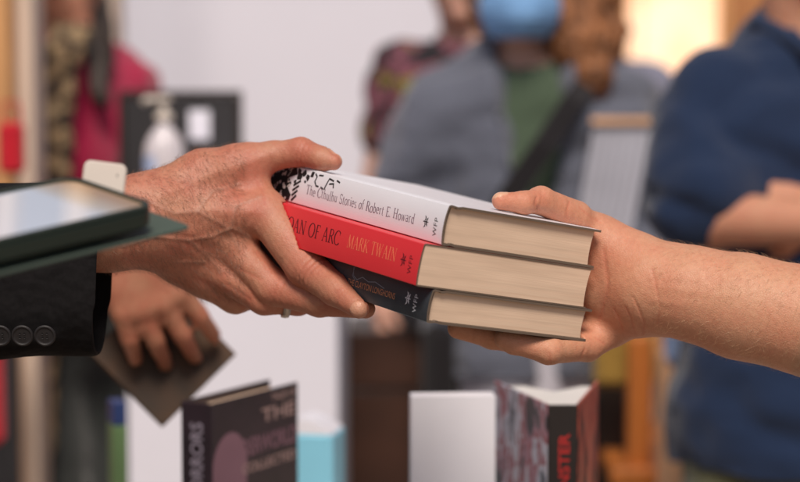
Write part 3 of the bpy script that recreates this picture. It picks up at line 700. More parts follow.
def skeleton(H=1.7, sw=1.0, wide=1.0, arms=None, lean=0.0):
    k = Skel(); k.H = H; s = H / 1.7; k.s = s; k.w = wide
    k.hip = v3(0, 0, .53 * H); k.chest = v3(0, lean * .6, .72 * H); k.neck = v3(0, lean + .02 * s, .835 * H); k.head = v3(0, lean - .015, .935 * H)
    k.sh = [v3(sx * .185 * s * sw, lean + .01, .800 * H) for sx in (-1, 1)]
    k.arms = arms or [dict(e=v3(sx * .25 * s * sw, .03, .63 * H), w=v3(sx * .25 * s * sw, -.06, .49 * H)) for sx in (-1, 1)]
    for a, sx in zip(k.arms, (-1, 1)):
        a.setdefault('d', a['w'] - a['e']); a.setdefault('pn', v3(-sx, 0, 0)); a.setdefault('curl', .6)
    k.hj = [v3(sx * .095 * s * wide, 0, .50 * H) for sx in (-1, 1)]
    k.kn = [v3(sx * .105 * s, -.015, .28 * H) for sx in (-1, 1)]; k.an = [v3(sx * .11 * s, .02, .05 * H) for sx in (-1, 1)]
    return k
def torso_prims(k, g=0):
    s, w_ = k.s, k.w
    P = [Ell(k.hip, (.175 * s * w_ + g, .125 * s * w_ + g, .13 * s + g), .05), Ell((k.hip + k.chest) / 2 + v3(0, 0, -.01), (.145 * s * w_ + g, .105 * s * w_ + g, .17 * s), .08),
         Ell(k.chest, (.165 * s * w_ + g, .12 * s * w_ + g, .17 * s + g), .08)]
    for sh in k.sh: P.append(Cone(k.neck + v3(0, 0, -.03 * s), sh, .056 * s + g, .040 * s + g, .09))
    return P
def arm_prims(k, i, g=0, upto=2, rs=1.0):
    a = k.arms[i]; s = k.s
    P = [Cone(k.sh[i], a['e'], .050 * s * rs + g, .041 * s * rs + g, .04)]
    if upto > 1: P.append(Cone(a['e'], a['w'], .041 * s * rs + g, .026 * s * rs + g, .02))
    elif upto > 0 and upto < 1: P = [Cone(k.sh[i], k.sh[i] + (a['e'] - k.sh[i]) * upto, .056 * s * rs + g, .05 * s * rs + g, .05)]
    return P
def leg_prims(k, g=0, gl=0):
    P = []
    for i in (0, 1): P += [Cone(k.hj[i], k.kn[i], .09 * k.s * k.w + g, .057 * k.s + g + gl, .04), Cone(k.kn[i], k.an[i], .057 * k.s + g + gl, .037 * k.s + g + gl, .03)]
    return P
def head_prims(k):
    h = k.head; s = k.s
    P = [Cone(k.neck + v3(0, 0, -.05), h + v3(0, .02, -.05), .058 * s, .052 * s, .02), Ell(h + v3(0, .012, .02) * s, (.076 * s, .095 * s, .092 * s), .03),
         Ell(h + v3(0, -.028, -.052) * s, (.056 * s, .058 * s, .062 * s), .04), Cone(h + v3(0, -.083, .005) * s, h + v3(0, -.102, -.028) * s, .010 * s, .014 * s, .014),
         Ell(h + v3(0, -.080, -.068) * s, (.026 * s, .012 * s, .010 * s), .01), Ell(h + v3(0, -.076, -.100) * s, (.022 * s, .016 * s, .014 * s), .02),
         Cone(h + v3(-.03, -.078, .030) * s, h + v3(.03, -.078, .030) * s, .014 * s, .014 * s, .02)]
    for sx in (-1, 1): P += [Ell(h + v3(sx * .078, .015, -.012) * s, (.010 * s, .018 * s, .032 * s), .01), Ell(h + v3(sx * .04, -.055, -.03) * s, (.022 * s, .022 * s, .02 * s), .02)]
    return P
MPOS = []
def person(loc, rz, k, skin, label, cat='person', group=None, arms_done=(), coarse=.0075, extra_mesh=None, legs=True):
    root = empty('person', loc, rz, label, cat, group)
    P = torso_prims(k) + head_prims(k) + leg_prims(k)
    for i in (0, 1):
        P += [Cone(k.an[i] + v3(0, .02, -.03), k.an[i] + v3(0, -.15, -.055), .036, .028, .03)]
        if i in arms_done: P += k.arms[i].get('prims', [])
        else:
            P += arm_prims(k, i); P += hand_prims(k.arms[i]['w'], k.arms[i]['d'], k.arms[i]['pn'], k.s, k.arms[i]['curl'])
    f = Uni(P); f = Cut(f, subs=[Ell(k.head + v3(sx * .03, -.094, .012) * k.s, np.array([.016, .016, .011]) * k.s) for sx in (-1, 1)], ks=.012)
    xs = np.array([q for p in P if isinstance(p, Cone) for q in (p.a, p.b)])
    lo = xs.min(0) - .12; hi = xs.max(0) + .14; lo[2] = -.01; hi[0] = max(hi[0], .25); lo[0] = min(lo[0], -.25); lo[1] = min(lo[1], -.22); hi[1] = max(hi[1], .2)
    V, F, g = mesh_sdf(f, lo, hi, coarse); F = flipfix(V, F)
    n = len(V); h = k.head
    red = .35 * np.exp(-(np.linalg.norm(V - (h + v3(0, -.08, -.07)), axis=1) / .03) ** 2)
    A = dict(red=red, nail=np.zeros(n), vein=np.zeros(n))
    if extra_mesh is not None:                        # finely meshed hand, already relative to the root
        V2, F2, A2 = extra_mesh; F = np.concatenate([F, F2 + n]); V = np.concatenate([V, V2]); A = {q: np.concatenate([A[q], A2[q]]) for q in A}
    b = mesh_obj('body', V, F, skin, root, True, attrs=A)
    for sx in (-1, 1):
        e = MB(); e.lathe([(.001, -.0118), (.006, -.010), (.0105, -.005), (.0118, 0), (.0105, .005), (.006, .010), (.001, .0118)], n=16)
        ob = e.build('eye', M['eye'], root, True, loc=tuple(h + v3(sx * .031, -.0735, .012) * k.s)); ob.rotation_euler = (math.radians(90), 0, 0)
        ob.data.materials.append(M['iris'])
        for pl_ in ob.data.polygons:
            if pl_.center.z > .009: pl_.material_index = 1
    return root
def garment(name, prims, root, mat, lo, hi, h=.009, planes=(), subs=(), folds=.004, fs=26, seed=1, ks=.004):
    f = Cut(Uni(prims), planes=planes, subs=subs, ks=ks)
    V, F, g = mesh_sdf(f, lo, hi, h); N = g(V)
    V = V + N * (folds * vnoise(V * v3(1, 1, .45), fs, seed) + folds * .5 * vnoise(V, fs * 2.3, seed + 1) - folds * 1.3 * np.clip(1 - 2.2 * np.abs(vnoise(V * v3(1, 1, 1.5), fs * .55, seed + 2)), 0, 1))[:, None]
    return mesh_obj(name, V, flipfix(V, F), mat, root, True)
def hair_obj(root, k, mat, prims, rough=.006, fs=60, h=.006, name='hair'):
    f = Uni(prims); c = k.head; V, F, g = mesh_sdf(f, c - v3(.22, .2, .42), c + v3(.22, .24, .2), h); N = g(V)
    V = V + N * (rough * vnoise(V * v3(1, 1, .5), fs, 3) + rough * .6 * vnoise(V, fs * 2, 4))[:, None]
    return mesh_obj(name, V, flipfix(V, F), mat, root, True)
M['iris'] = simple('dark_iris', (.03, .018, .012), .15, .1)
M['eye'] = simple('eye_white', (.6, .58, .55), .2, .02)
SKIN_BG = skin_mat('tanned_skin', (0.60, 0.30, 0.19), (0.55, 0.20, 0.13), .4, .4)
SKIN_BG2 = skin_mat('light_skin', (0.70, 0.42, 0.32), (0.65, 0.30, 0.22), .4, .4)
M['suit'] = cloth('black_wool', (0.0065, 0.0055, 0.0062), .2, 1100, .5, .0, fold=22)
M['trouser'] = cloth('dark_cloth', (0.018, 0.016, 0.018))
M['button'] = simple('dark_button', (0.012, 0.010, 0.011), .6, .1)
M['hair_dark'] = simple('dark_hair', (0.035, 0.022, 0.016), .55, .4, 60, .8, .01, 90, stretch=(1, 1, .3))
M['hair_curly'] = simple('brown_curly_hair', (0.26, 0.10, 0.035), .5, .6, 30, .9, .02, 60)
M['hair_grey'] = simple('grey_hair', (0.25, 0.23, 0.21), .6, .3, 60, .8, .01, 90)
M['leather_shoe'] = simple('black_leather', (.02, .017, .015), .35)
def short_hair(k, up=.0):
    h = k.head; s = k.s
    return [Ell(h + v3(0, .025, .035) * s, (.084 * s, .100 * s, .092 * s)), Ell(h + v3(0, .06, -.01) * s, (.075 * s, .06 * s, .075 * s), .03)]
def shoes(root, k, mat):
    for i in (0, 1):
        a = k.an[i]; f = Uni([Cone(a + v3(0, .03, -.035), a + v3(0, -.17, -.06), .048, .04, .03), Cone(a + v3(0, .02, .02), a + v3(0, .02, -.03), .05, .045, .03)])
        f = Cut(f, planes=[(v3(0, 0, .003), (0, 0, -1))])
        V, F, g = mesh_sdf(f, a - v3(.08, .24, .12), a + v3(.08, .12, .09), .007); mesh_obj('shoe', V, flipfix(V, F), mat, root, True)
def trousers(root, k, mat, g=.014, gl=.02, top=.60):
    P = leg_prims(k, g, gl) + [Ell(k.hip, (.175 * k.s * k.w + g, .125 * k.s * k.w + g, .14 * k.s), .05), Cone(k.hip, k.hip + v3(0, 0, .1), .12, .12, .06)]
    return garment('trousers', P, root, mat, v3(-.3, -.25, 0.02), v3(.3, .25, .70 * k.H), .009, planes=[(v3(0, 0, top * k.H), (0, 0, 1)), (v3(0, 0, .045), (0, 0, -1))])
def top_garment(root, k, mat, name, g=.016, sleeve=2, hem=.50, neck=.89, subs=(), folds=.005, rs=1.0, hemr=0.0, seed=1, skip=()):
    P = torso_prims(k, g)
    for i in (0, 1):
        if i not in skip: P += arm_prims(k, i, g + .004, sleeve, rs)
    P.append(Cone(k.hip, v3(0, 0, (hem - .04) * k.H), .15 * k.w * k.s + g, .15 * k.w * k.s + g + hemr, .06))
    xs = np.array([q for p in P if isinstance(p, Cone) for q in (p.a, p.b)]); lo = xs.min(0) - .12; hi = xs.max(0) + .12; lo[1] = min(lo[1], -.24); hi[1] = max(hi[1], .22); lo[0] = min(lo[0], -.26); hi[0] = max(hi[0], .26)
    pl = [(v3(0, 0, hem * k.H), (0, 0, -1)), (v3(0, 0, neck * k.H), (0, 0, 1))]
    for i in (0, 1):
        if sleeve == 2 and i not in skip:
            a = k.arms[i]; d = (a['w'] - a['e']) / np.linalg.norm(a['w'] - a['e'])
    return garment(name, P, root, mat, lo, hi, .009, planes=pl, subs=list(subs) + [Cone(k.neck + v3(0, -.02, -.01), k.head, .062 * k.s, .07 * k.s)], folds=folds, seed=seed)

# --- the suited man whose hand is in front (his body stands outside the frame, left)
def toloc(P, base, rz=0):                             # design space -> local metres of a root at base
    q = TW(np.asarray(P, float)) - base
    c, s_ = math.cos(-rz), math.sin(-rz); return np.stack([q[..., 0] * c - q[..., 1] * s_, q[..., 0] * s_ + q[..., 1] * c, q[..., 2]], -1)
def rotmesh(Hm, rz):
    V, F, A = Hm; c, s_ = math.cos(-rz), math.sin(-rz)
    return np.stack([V[:, 0] * c - V[:, 1] * s_, V[:, 0] * s_ + V[:, 1] * c, V[:, 2]], -1), F, A
RZM = math.radians(90)                                # faces +X
wr_ = toloc(C(85, 228, 1463), BASE_M, RZM); el = toloc(np.array([-500.0, -75, 1470]), BASE_M, RZM)
lw = toloc(C(112, 222, 1860), BASE_M, RZM); le = toloc(np.array([-480.0, -30, 1960]), BASE_M, RZM)
ld = toloc(C(160, 320, 1862), BASE_M, RZM) - lw
km = skeleton(1.80, 1.0, 1.05, [dict(e=el, w=wr_, prims=[]), dict(e=le, w=lw, d=ld, pn=toloc(C(112, 222, 1960), BASE_M, RZM) - lw, curl=.7)])
km.sh[0], km.sh[1] = v3(-.2, 0, 1.45), v3(.2, 0, 1.45)
km.arms[0]['prims'] = [Cone(km.sh[0], el, .055, .045, .05), Cone(el, wr_, .046, .033, .02)]
man = person(tuple(BASE_M), RZM, km, SKIN_M, 'man in black suit sleeve whose hand grips the spines of the book stack', arms_done=(0,), extra_mesh=rotmesh(LH, RZM))
P = torso_prims(km, .022) + [Cone(km.sh[0], el, .072, .062, .05), Cone(km.sh[1], le, .07, .06, .05), Cone(km.hip, v3(0, 0, .72), .17, .19, .06), Cone(le, le + (lw - le) * .62, .058, .05, .03)]
garment('suit_jacket', P, man, M['suit'], v3(-.45, -.5, .65), v3(.45, .35, 1.62), .009, planes=[(v3(0, 0, .74), (0, 0, -1)), (v3(0, 0, 1.54), (0, 0, 1))], subs=[Cone(km.neck + v3(0, -.03, -.02), km.head, .062, .075)])
trousers(man, km, M['suit']); shoes(man, km, M['leather_shoe']); hair_obj(man, km, M['hair_grey'], short_hair(km))
# the near sleeve, built in detail: a soft tube, open at the cuff, sewn vent and buttons
def sleeve():
    n = 64; rings = []
    e0 = np.array([-500.0, -75, 1470]); spec = []
    path = [(C(104.5, 268, 1452), 66, 40), (C(101, 268, 1452), 67.0, 41.5), (C(96, 268, 1452), 67.5, 42), (C(70, 268.5, 1453), 67.5, 43), (C(30, 270, 1455), 68, 45), (C(-20, 272, 1458), 68, 47), (C(-90, 274, 1462), 69, 50), (C(-170, 280, 1466), 70, 55), (C(-235, 285, 1470), 68, 58)]
    V = []; F = []
    for j, (c, ry, rzz) in enumerate(path):
        for i in range(n):
            a = 2 * math.pi * i / n; ca, sa = math.cos(a), math.sin(a)
            y = ry * np.sign(sa) * abs(sa) ** .72; z = rzz * np.sign(ca) * abs(ca) ** .80
            sk = .10 * y * (1 if j < 4 else .5)
            fold = (2.4 * math.sin(3 * a + j * 1.7) + 1.2 * math.sin(6 * a + j * 2.6)) * min(1, j / 5)
            V.append(c + np.array([sk * .35 - (2.0 * (sa < -.3) if j == 0 else 0), y + fold, -z + fold]))
    m_ = len(path)
    for j in range(m_ - 1): F += [(j * n + i, j * n + (i + 1) % n, (j + 1) * n + (i + 1) % n, (j + 1) * n + i) for i in range(n)]
    o_ = len(V)                                       # lining, going back into the sleeve
    cen = [np.mean(V[j * n:(j + 1) * n], axis=0) for j in range(m_)]
    for j in (0, 1, 2, 3, 4, 5):
        for i in range(n):
            p = V[j * n + i]; d = p - cen[j]; d[0] = 0; V.append(p - d / np.linalg.norm(d) * (1.6 if j == 0 else 2.4) + np.array([.3 if j == 0 else 0, 0, 0]))
    for j in range(5): F += [(o_ + j * n + i, o_ + (j + 1) * n + i, o_ + (j + 1) * n + (i + 1) % n, o_ + j * n + (i + 1) % n) for i in range(n)]
    F += [(i, o_ + i, o_ + (i + 1) % n, (i + 1) % n) for i in range(n)]
    return np.array(V), F
V, F = sleeve(); slv = mesh_obj('jacket_sleeve', toloc(V, BASE_M, RZM), F, M['suit'], man, True)
sd = slv.modifiers.new('smooth', 'SUBSURF'); sd.levels = 1; sd.render_levels = 2
for px in (45, 22.5, 0.5, -22):
    c = C(px, 335.5, 1409.5); b = MB(); nrm = np.array([.0, -.30, -1.0]); nrm /= np.linalg.norm(nrm)
    X = np.cross(nrm, [0, 1.0, 0]); X /= np.linalg.norm(X); Y = np.cross(X, nrm)
    prof = [(.1, -.8), (7.6, -.8), (8.2, -.2), (8.2, .9), (7.6, 1.5), (6.9, 1.6), (6.2, 1.0), (5.6, .8), (.1, .8)]; n = 28
    V = [c + (X * math.cos(2 * math.pi * k / n) + Y * math.sin(2 * math.pi * k / n)) * r + nrm * z for r, z in prof for k in range(n)]
    F = [(i * n + k, i * n + (k + 1) % n, (i + 1) * n + (k + 1) % n, (i + 1) * n + k) for i in range(len(prof) - 1) for k in range(n)] + [tuple(range(n)), tuple((len(prof) - 1) * n + k for k in range(n))]
    for hx, hy in ((-1, -1), (1, -1), (-1, 1), (1, 1)):   # thread holes as small sunken discs
        q = len(V); V += [c + X * (hx * 1.7 + .8 * math.cos(t * .785)) + Y * (hy * 1.7 + .8 * math.sin(t * .785)) + nrm * 1.3 for t in range(8)]; V.append(c + X * hx * 1.7 + Y * hy * 1.7 + nrm * .4)
        F += [(q + t, q + (t + 1) % 8, q + 8) for t in range(8)]
    mesh_obj('button', toloc(np.array(V), BASE_M, RZM), F, M['button'], slv, False)
# ring on the ring finger
M['steel'] = simple('brushed_steel', (.55, .52, .48), .3, .1, metal=1.0)
rc = C(286, 302.5, 1490); axr = C(300, 298, 1515) - C(262, 296, 1492); axr = np.array([.95, -.08, .2]); axr /= np.linalg.norm(axr)
X = np.cross(axr, [0, 1.0, 0]); X /= np.linalg.norm(X); Y = np.cross(axr, X); n = 48
prof = [(10.8, -3.0), (12.0, -2.6), (12.4, 0), (12.0, 2.6), (10.8, 3.0)]
V = [rc + (X * math.cos(2 * math.pi * k / n) + Y * math.sin(2 * math.pi * k / n)) * r + axr * z for r, z in prof for k in range(n)]
F = [(i * n + k, i * n + (k + 1) % n, ((i + 1) % 5) * n + (k + 1) % n, ((i + 1) % 5) * n + k) for i in range(5) for k in range(n)]
br = TW(rc); ring = mesh_obj('finger_ring', TW(np.array(V)) - br, F, M['steel'], None, True, loc=tuple(br))
tag(ring, 'plain steel ring worn on the finger of the hand gripping the book spines', 'ring')
# short hairs on the back of the hand and wrist
def hairs(H, base_, cond, n_, seed, length, lean, name, mat, root, rz):
    V, F, A = H; r = np.random.default_rng(seed); a, b, c = V[F[:, 0]], V[F[:, 1]], V[F[:, 2]]
    nn = np.cross(b - a, c - a); nn /= np.linalg.norm(nn, axis=1)[:, None] + 1e-12; cen = (a + c) / 2 + base_
    rel = cen - CAM; d = rel @ FWD; px = 400 + FPX * (rel @ RGT) / d; py = 241 - FPX * (rel @ UPV) / d
    sel = np.where(cond(px, py, nn @ FWD))[0]; sel = r.choice(sel, n_); VV = []; FF = []
    for i in sel:
        p = cen[i] - base_; m_ = nn[i]; t = TD(lean) + r.normal(size=3) * .35; t -= m_ * (t @ m_); t /= np.linalg.norm(t)
        L = length * r.uniform(.5, 1.2); pts = [p - m_ * .0002, p + (t * .45 + m_ * .28) * L, p + (t * .95 + m_ * .38) * L]; w0 = .00007
        s_ = np.cross(t, m_); q = len(VV)
        for pt, ww in zip(pts, (w0, w0 * .8)): VV += [pt + s_ * ww, pt - s_ * ww, pt + m_ * ww]
        VV.append(pts[2])
        FF += [(q, q + 1, q + 4, q + 3), (q + 1, q + 2, q + 5, q + 4), (q + 2, q, q + 3, q + 5), (q + 3, q + 4, q + 6), (q + 4, q + 5, q + 6), (q + 5, q + 3, q + 6)]
    VV = np.array(VV); c, s_ = math.cos(-rz), math.sin(-rz)
    VV = np.stack([VV[:, 0] * c - VV[:, 1] * s_, VV[:, 0] * s_ + VV[:, 1] * c, VV[:, 2]], -1)
    me = bpy.data.meshes.new(name); me.from_pydata([tuple(v) for v in VV], [], FF); me.materials.append(mat)
    o = bpy.data.objects.new(name, me); CL.objects.link(o); o.parent = root; return o
M['arm_hair'] = simple('fine_body_hair', (.16, .085, .05), .45, .3)
M['arm_hair_fair'] = simple('fair_body_hair', (.50, .30, .17), .45, .3)
hairs(LH, BASE_M, lambda x, y, f: (x > 105) & (x < 245) & (f < .35) & (y < 300), 2600, 1, .0075, (.55, -.75, 0), 'arm_hair', M['arm_hair'], man, RZM)

# --- the person on the right whose bare forearm holds the other end
RZR = math.radians(-90)
wr2 = toloc(C(815, 323, 1422), BASE_R, RZR); el2 = toloc(np.array([470.0, -88, 1420]), BASE_R, RZR)
kr = skeleton(1.70, 1.0, .95, None); kr.sh[0], kr.sh[1] = v3(-.18, 0, 1.37), v3(.18, 0, 1.37)
# facing -X with rz=-90: local -Y -> world -X ; their right arm is local -X -> world +Y
kr.arms[1] = dict(e=el2, w=wr2, d=wr2 - el2, pn=v3(0, 0, 1), curl=.3, prims=[]); kr.arms[1]['prims'] = [Cone(kr.sh[1], el2, .05, .044, .05), Cone(el2, wr2, .046, .0425, .02)]
kr.arms[0] = dict(e=v3(-.24, .03, 1.08), w=v3(-.24, -.05, .84), d=v3(0, -.02, -.2), pn=v3(1, 0, 0), curl=.5)
pr = person(tuple(BASE_R), RZR, kr, SKIN_R, 'person whose bare pale forearm and hand support the fore-edge of the book stack', arms_done=(1,), extra_mesh=rotmesh(RH, RZR))
M['tee'] = cloth('rust_cotton', (.30, .10, .06)); M['denim'] = cloth('blue_denim', (.05, .09, .19))
top_garment(pr, kr, M['tee'], 'shirt', sleeve=.55, hem=.5); trousers(pr, kr, M['denim']); shoes(pr, kr, M['leather_shoe'])
hair_obj(pr, kr, M['hair_dark'], short_hair(kr) + [Ell(kr.head + v3(0, .07, -.08), (.085, .05, .13), .04)])
hairs(RH, BASE_R, lambda x, y, f: (x > 655) & (x < 815) & (f < .5), 900, 2, .006, (-.7, -.4, 0), 'arm_hair', M['arm_hair_fair'], pr, RZR)

# ------------------------------------------------------------------ phone, its flap case and the card reader
Np = C(158, 209, 1150); Fp = C(70, 179, 1199); S = Fp - Np; S /= np.linalg.norm(S); Lp = np.array([-.70, -.165, -.70]); Lp -= S * (Lp @ S); Lp /= np.linalg.norm(Lp)
Up = np.cross(S, Lp); Up *= np.sign(Up[1])
def frame(origin, x, y, z):
    cols = np.stack([TD(x), TD(y), TD(z)], 1); o = TW(origin); return Matrix([[*cols[i], o[i]] for i in range(3)] + [[0, 0, 0, 1]])
def rounded_slab(w_, h_, t, r, z0, bev=.0008, n=8):
    P = []
    for cx, cy, a0 in ((w_ - r, h_ - r, 0), (r, h_ - r, 90), (r, r, 180), (w_ - r, r, 270)):
        for i in range(n + 1):
            a = math.radians(a0 + 90 * i / n); P.append((cx + r * math.cos(a), cy + r * math.sin(a), math.cos(a), math.sin(a)))
    K = len(P); V = []
    for z, ins in ((z0, bev), (z0 + bev, 0), (z0 + t - bev, 0), (z0 + t, bev)): V += [(x - ins * a, y - ins * b, z) for x, y, a, b in P]
    F = [tuple(range(K))[::-1], tuple(range(3 * K, 4 * K))] + [(j * K + i, j * K + (i + 1) % K, (j + 1) * K + (i + 1) % K, (j + 1) * K + i) for j in range(3) for i in range(K)]
    return V, F
phone = empty('phone'); tag(phone, 'phone in a dark green flap case held flat at the left edge, bright screen up', 'phone')
sgn = 1
phone.matrix_world = frame(Np, Lp, S, Up)             # local x along the phone, y across, z up from the screen
M['case'] = simple('green_rubber_case', (.018, .032, .024), .45, .1, bs=.2, bd=.0003, bscale=1500)
M['flap'] = simple('green_flap', (.062, .088, .070), .6, .1, bs=.3, bd=.0004, bscale=1200)
mg, n, l, b = new_mat('phone_screen'); v = tex_coord(n, l)
b.inputs['Base Color'].default_value = (.02, .02, .025, 1); b.inputs['Roughness'].default_value = .04; b.inputs['Coat Weight'].default_value = 1
sep = n.new('ShaderNodeSeparateXYZ'); l.new(v, sep.inputs[0])
cr = ramp(n, l, sep.outputs['X'], [(.012, (.46, .27, .14)), (.030, (.56, .46, .38)), (.042, (.64, .64, .70)), (.15, (.68, .68, .76))])  # tan end is a warm reflection painted into the screen's emission colour
l.new(cr, b.inputs['Emission Color']); b.inputs['Emission Strength'].default_value = .85
V, F = rounded_slab(.158, .079, .0125, .012, -.0112, .002); mesh_obj('case', V, F, M['case'], phone, False)
V, F = rounded_slab(.150, .071, .0012, .009, .0006, .0003); V = [(x + .004, y + .004, z) for x, y, z in V]; mesh_obj('screen', V, F, mg, phone, False)
# raised lip round the screen
Pn = []
for (w_, h_, r, ox) in ((.158, .079, .012, 0), (.1505, .0715, .009, .00375)):
    q = []
    for cx, cy, a0 in ((w_ - r, h_ - r, 0), (r, h_ - r, 90), (r, r, 180), (w_ - r, r, 270)):
        for i in range(9):
            a = math.radians(a0 + 90 * i / 8); q.append((ox + cx + r * math.cos(a), ox + cy + r * math.sin(a)))
    Pn.append(q)
K = 36; V = [(x, y, .001) for x, y in Pn[0]] + [(x * .996 + .0003, y * .996 + .0002, .003) for x, y in Pn[0]] + [(x, y, .003) for x, y in Pn[1]] + [(x, y, .0012) for x, y in Pn[1]]
F = [(j * K + i, j * K + (i + 1) % K, ((j + 1) % 4) * K + (i + 1) % K, ((j + 1) % 4) * K + i) for j in range(4) for i in range(K)]
mesh_obj('case_lip', V, F, M['case'], phone, False)
V, F = rounded_slab(.190, .092, .0022, .006, -.0185, .0006); V = [(x - .030, y - .000, z + .05 * (y - .04) * 0 - .03 * (x < 0) * x) for x, y, z in V]
mesh_obj('case_flap', V, F, M['flap'], phone, False)
# card reader standing behind the far end
cr_ = C(104, 181, 1215); X = np.array([.97, -.12, .2]); X /= np.linalg.norm(X); Y = np.array([.20, .95, .15]); Y -= X * (X @ Y); Y /= np.linalg.norm(Y); Z = np.cross(X, Y); Z *= -np.sign(Z[2])
reader = empty('card_reader'); tag(reader, 'small white square card reader plugged in behind the green phone', 'card reader')
reader.matrix_world = frame(cr_, X, Y, Z)
M['white_plastic'] = simple('white_plastic', (.68, .60, .53), .38, .03, bs=.05)
V, F = rounded_slab(.0275, .0245, .007, .0045, -.0035, .0012); V = [(x - .0138, y - .0125, z) for x, y, z in V]; mesh_obj('housing', V, F, M['white_plastic'], reader, False)
V, F = rounded_slab(.0006, .0022, .0004, .0003, .0033, .0001, 3); V = [(x + .0075, y + .003, z) for x, y, z in V]; mesh_obj('slot_mark', V, F, M['ink_black'], reader, False)
MB().box((0, -.016, 0), (.0025, .005, .0018), bev=.0004).build('plug', M['steel'], reader)
# --- the person holding the phone (only a fingertip reaches the frame)
BASE_H = TW(np.array([-640.0, 0, 900])); BASE_H[2] = 0
hw = toloc(C(-300, 330, 1090), BASE_H, RZM); he = toloc(np.array([-470.0, -190, 1010]), BASE_H, RZM); hd = toloc(C(5, 282, 1140), BASE_H, RZM) - hw
kh = skeleton(1.68, .95, .95, [dict(e=v3(-.24, .03, 1.05), w=v3(-.24, -.06, .82)), dict(e=he, w=hw, d=hd, pn=toloc(C(-300, 200, 1090), BASE_H, RZM) - hw, curl=.25)])
ph = person(tuple(BASE_H), RZM, kh, SKIN_BG2, 'person at the left edge holding up the green cased phone, only a fingertip in view')
M['grey_knit'] = cloth('grey_knit', (.12, .12, .13))
top_garment(ph, kh, M['grey_knit'], 'sweater', sleeve=.6); trousers(ph, kh, M['trouser']); shoes(ph, kh, M['leather_shoe']); hair_obj(ph, kh, M['hair_dark'], short_hair(kh))

# ------------------------------------------------------------------ the setting
def gz(d): return 0.0
M['floor'] = simple('stone_paving', (.24, .18, .135), .75, .2, 3, .2, .01, 40)
fl = MB(); fl.add([(-60, -20, 0), (60, -20, 0), (60, 90, 0), (-60, 90, 0)], [(0, 1, 2, 3)]); tag(fl.build('ground', M['floor']), kind='structure')
M['white_wall'] = simple('white_plaster', (.80, .785, .87), .8, .02, 2, .1, .004, 60)
M['wood_tan'] = simple('tan_timber', (.62, .32, .13), .6, .25, 6, .3, .003, 40, stretch=(6, 6, .5))
M['wood_pale'] = simple('pale_timber', (.66, .52, .42), .6, .15, 6, .3, .003, 40, stretch=(6, 6, .5))
M['wood_brown'] = simple('brown_boards', (.46, .20, .075), .7, .45, 2.2, .4, .01, 30, stretch=(2, 2, .4))
M['wood_dark'] = simple('dark_stained_wood', (.028, .018, .013), .5, .3, 6, .2, .002, 40)
M['wood_red'] = simple('red_brown_wood', (.05, .020, .012), .45, .3, 6, .2, .002, 40)
def slab(name, px0, px1, d, y_thick, z0, z1, mat, label=None, cat=None, parent=None, bev=.003):
    a, b = Wp(px0, 241, d), Wp(px1, 241, d); c = ((a[0] + b[0]) / 2, a[1] + y_thick / 2, (z0 + z1) / 2)
    h = (abs(b[0] - a[0]) / 2, y_thick / 2, (z1 - z0) / 2)
    if parent is not None: return MB().box(c, h, bev=bev).build(name, mat, parent)
    o = MB().box((0, 0, h[2]), h, bev=bev).build(name, mat, None, loc=(c[0], c[1], z0))
    return tag(o, label, cat)
slab('partition_wall', 100, 545, 5.0, .12, 0, 3.2, M['white_wall'], 'plain white partition wall behind the black sign and the masked woman', 'wall')
slab('timber_wall', -900, 1900, 7.6, .2, 0, 4.2, M['wood_brown'], 'brown timber wall far behind the people on the right', 'wall')
for a, b, d, mt, lb in ((-60, 13, 3.2, 'wood_tan', 'tan timber post at the far left edge'), (17, 36, 3.25, 'wood_pale', 'pale timber post second from the left edge, beside the leopard scarf'), (96, 121, 4.3, 'wood_pale', 'pale timber post beside the white wall, behind the magenta cardigan')):
    slab('timber_post', a, b, d, .1, 0, 3.2, M[mt], lb, 'post')['group'] = 'timber posts on the left'
# far window with warm light and bulbs added to imitate blurred orange highlights
win = empty('lit_window', tuple(Wp(672, 0, 7.5))); tag(win, 'warm glowing window in the timber wall above the navy polo shoulder', 'window')
me_, n, l, b = new_mat('warm_window_glass'); b.inputs['Base Color'].default_value = (.8, .6, .45, 1); b.inputs['Emission Strength'].default_value = 0.85
v = tex_coord(n, l); l.new(ramp(n, l, noise(n, l, v, 3, 3), [(.38, (1.0, .40, .15)), (.62, (1.0, .68, .44))]), b.inputs['Emission Color'])
MB().box((0, -.02, 0), (.18, .01, .34), R=None).build('pane', me_, win)
f = MB(); f.box((-.20, -.03, 0), (.02, .03, .38)); f.box((.20, -.03, 0), (.02, .03, .38)); f.box((0, -.03, .36), (.179, .03, .02)); f.box((0, -.03, -.36), (.179, .03, .02)); f.build('frame', M['wood_tan'], win)
mb_, n, l, b = new_mat('added_bulb_glow'); b.inputs['Base Color'].default_value = (1, .7, .4, 1); b.inputs['Emission Color'].default_value = (1, .62, .30, 1); b.inputs['Emission Strength'].default_value = 30
for (px, py, d, r, lb) in ((612, 34, 6.2, .024, 'small added warm bulb imitating a highlight just right of the curly hair'), (641, 78, 7.0, .022, 'small added warm bulb imitating a highlight beside the navy polo shoulder')):
    p = Wp(px, py, d); bu = empty('added_bulb', tuple(p)); tag(bu, lb, 'bulb', 'added warm bulbs hanging at the back')
    MB().lathe([(.002, -r), (r * .6, -r * .8), (r, 0), (r * .7, r * .8), (r * .35, r * 1.5)], n=16).build('glass', mb_, bu, True)
    q = MB(); q.tube([(0, 0, r * 1.5), (0, 0, r * 2.4)], r * .38, 10); q.tube([(0, 0, r * 2.4), (0, 0, 4.0 - p[2])], .003, 6); q.build('cord', M['wood_dark'], bu)

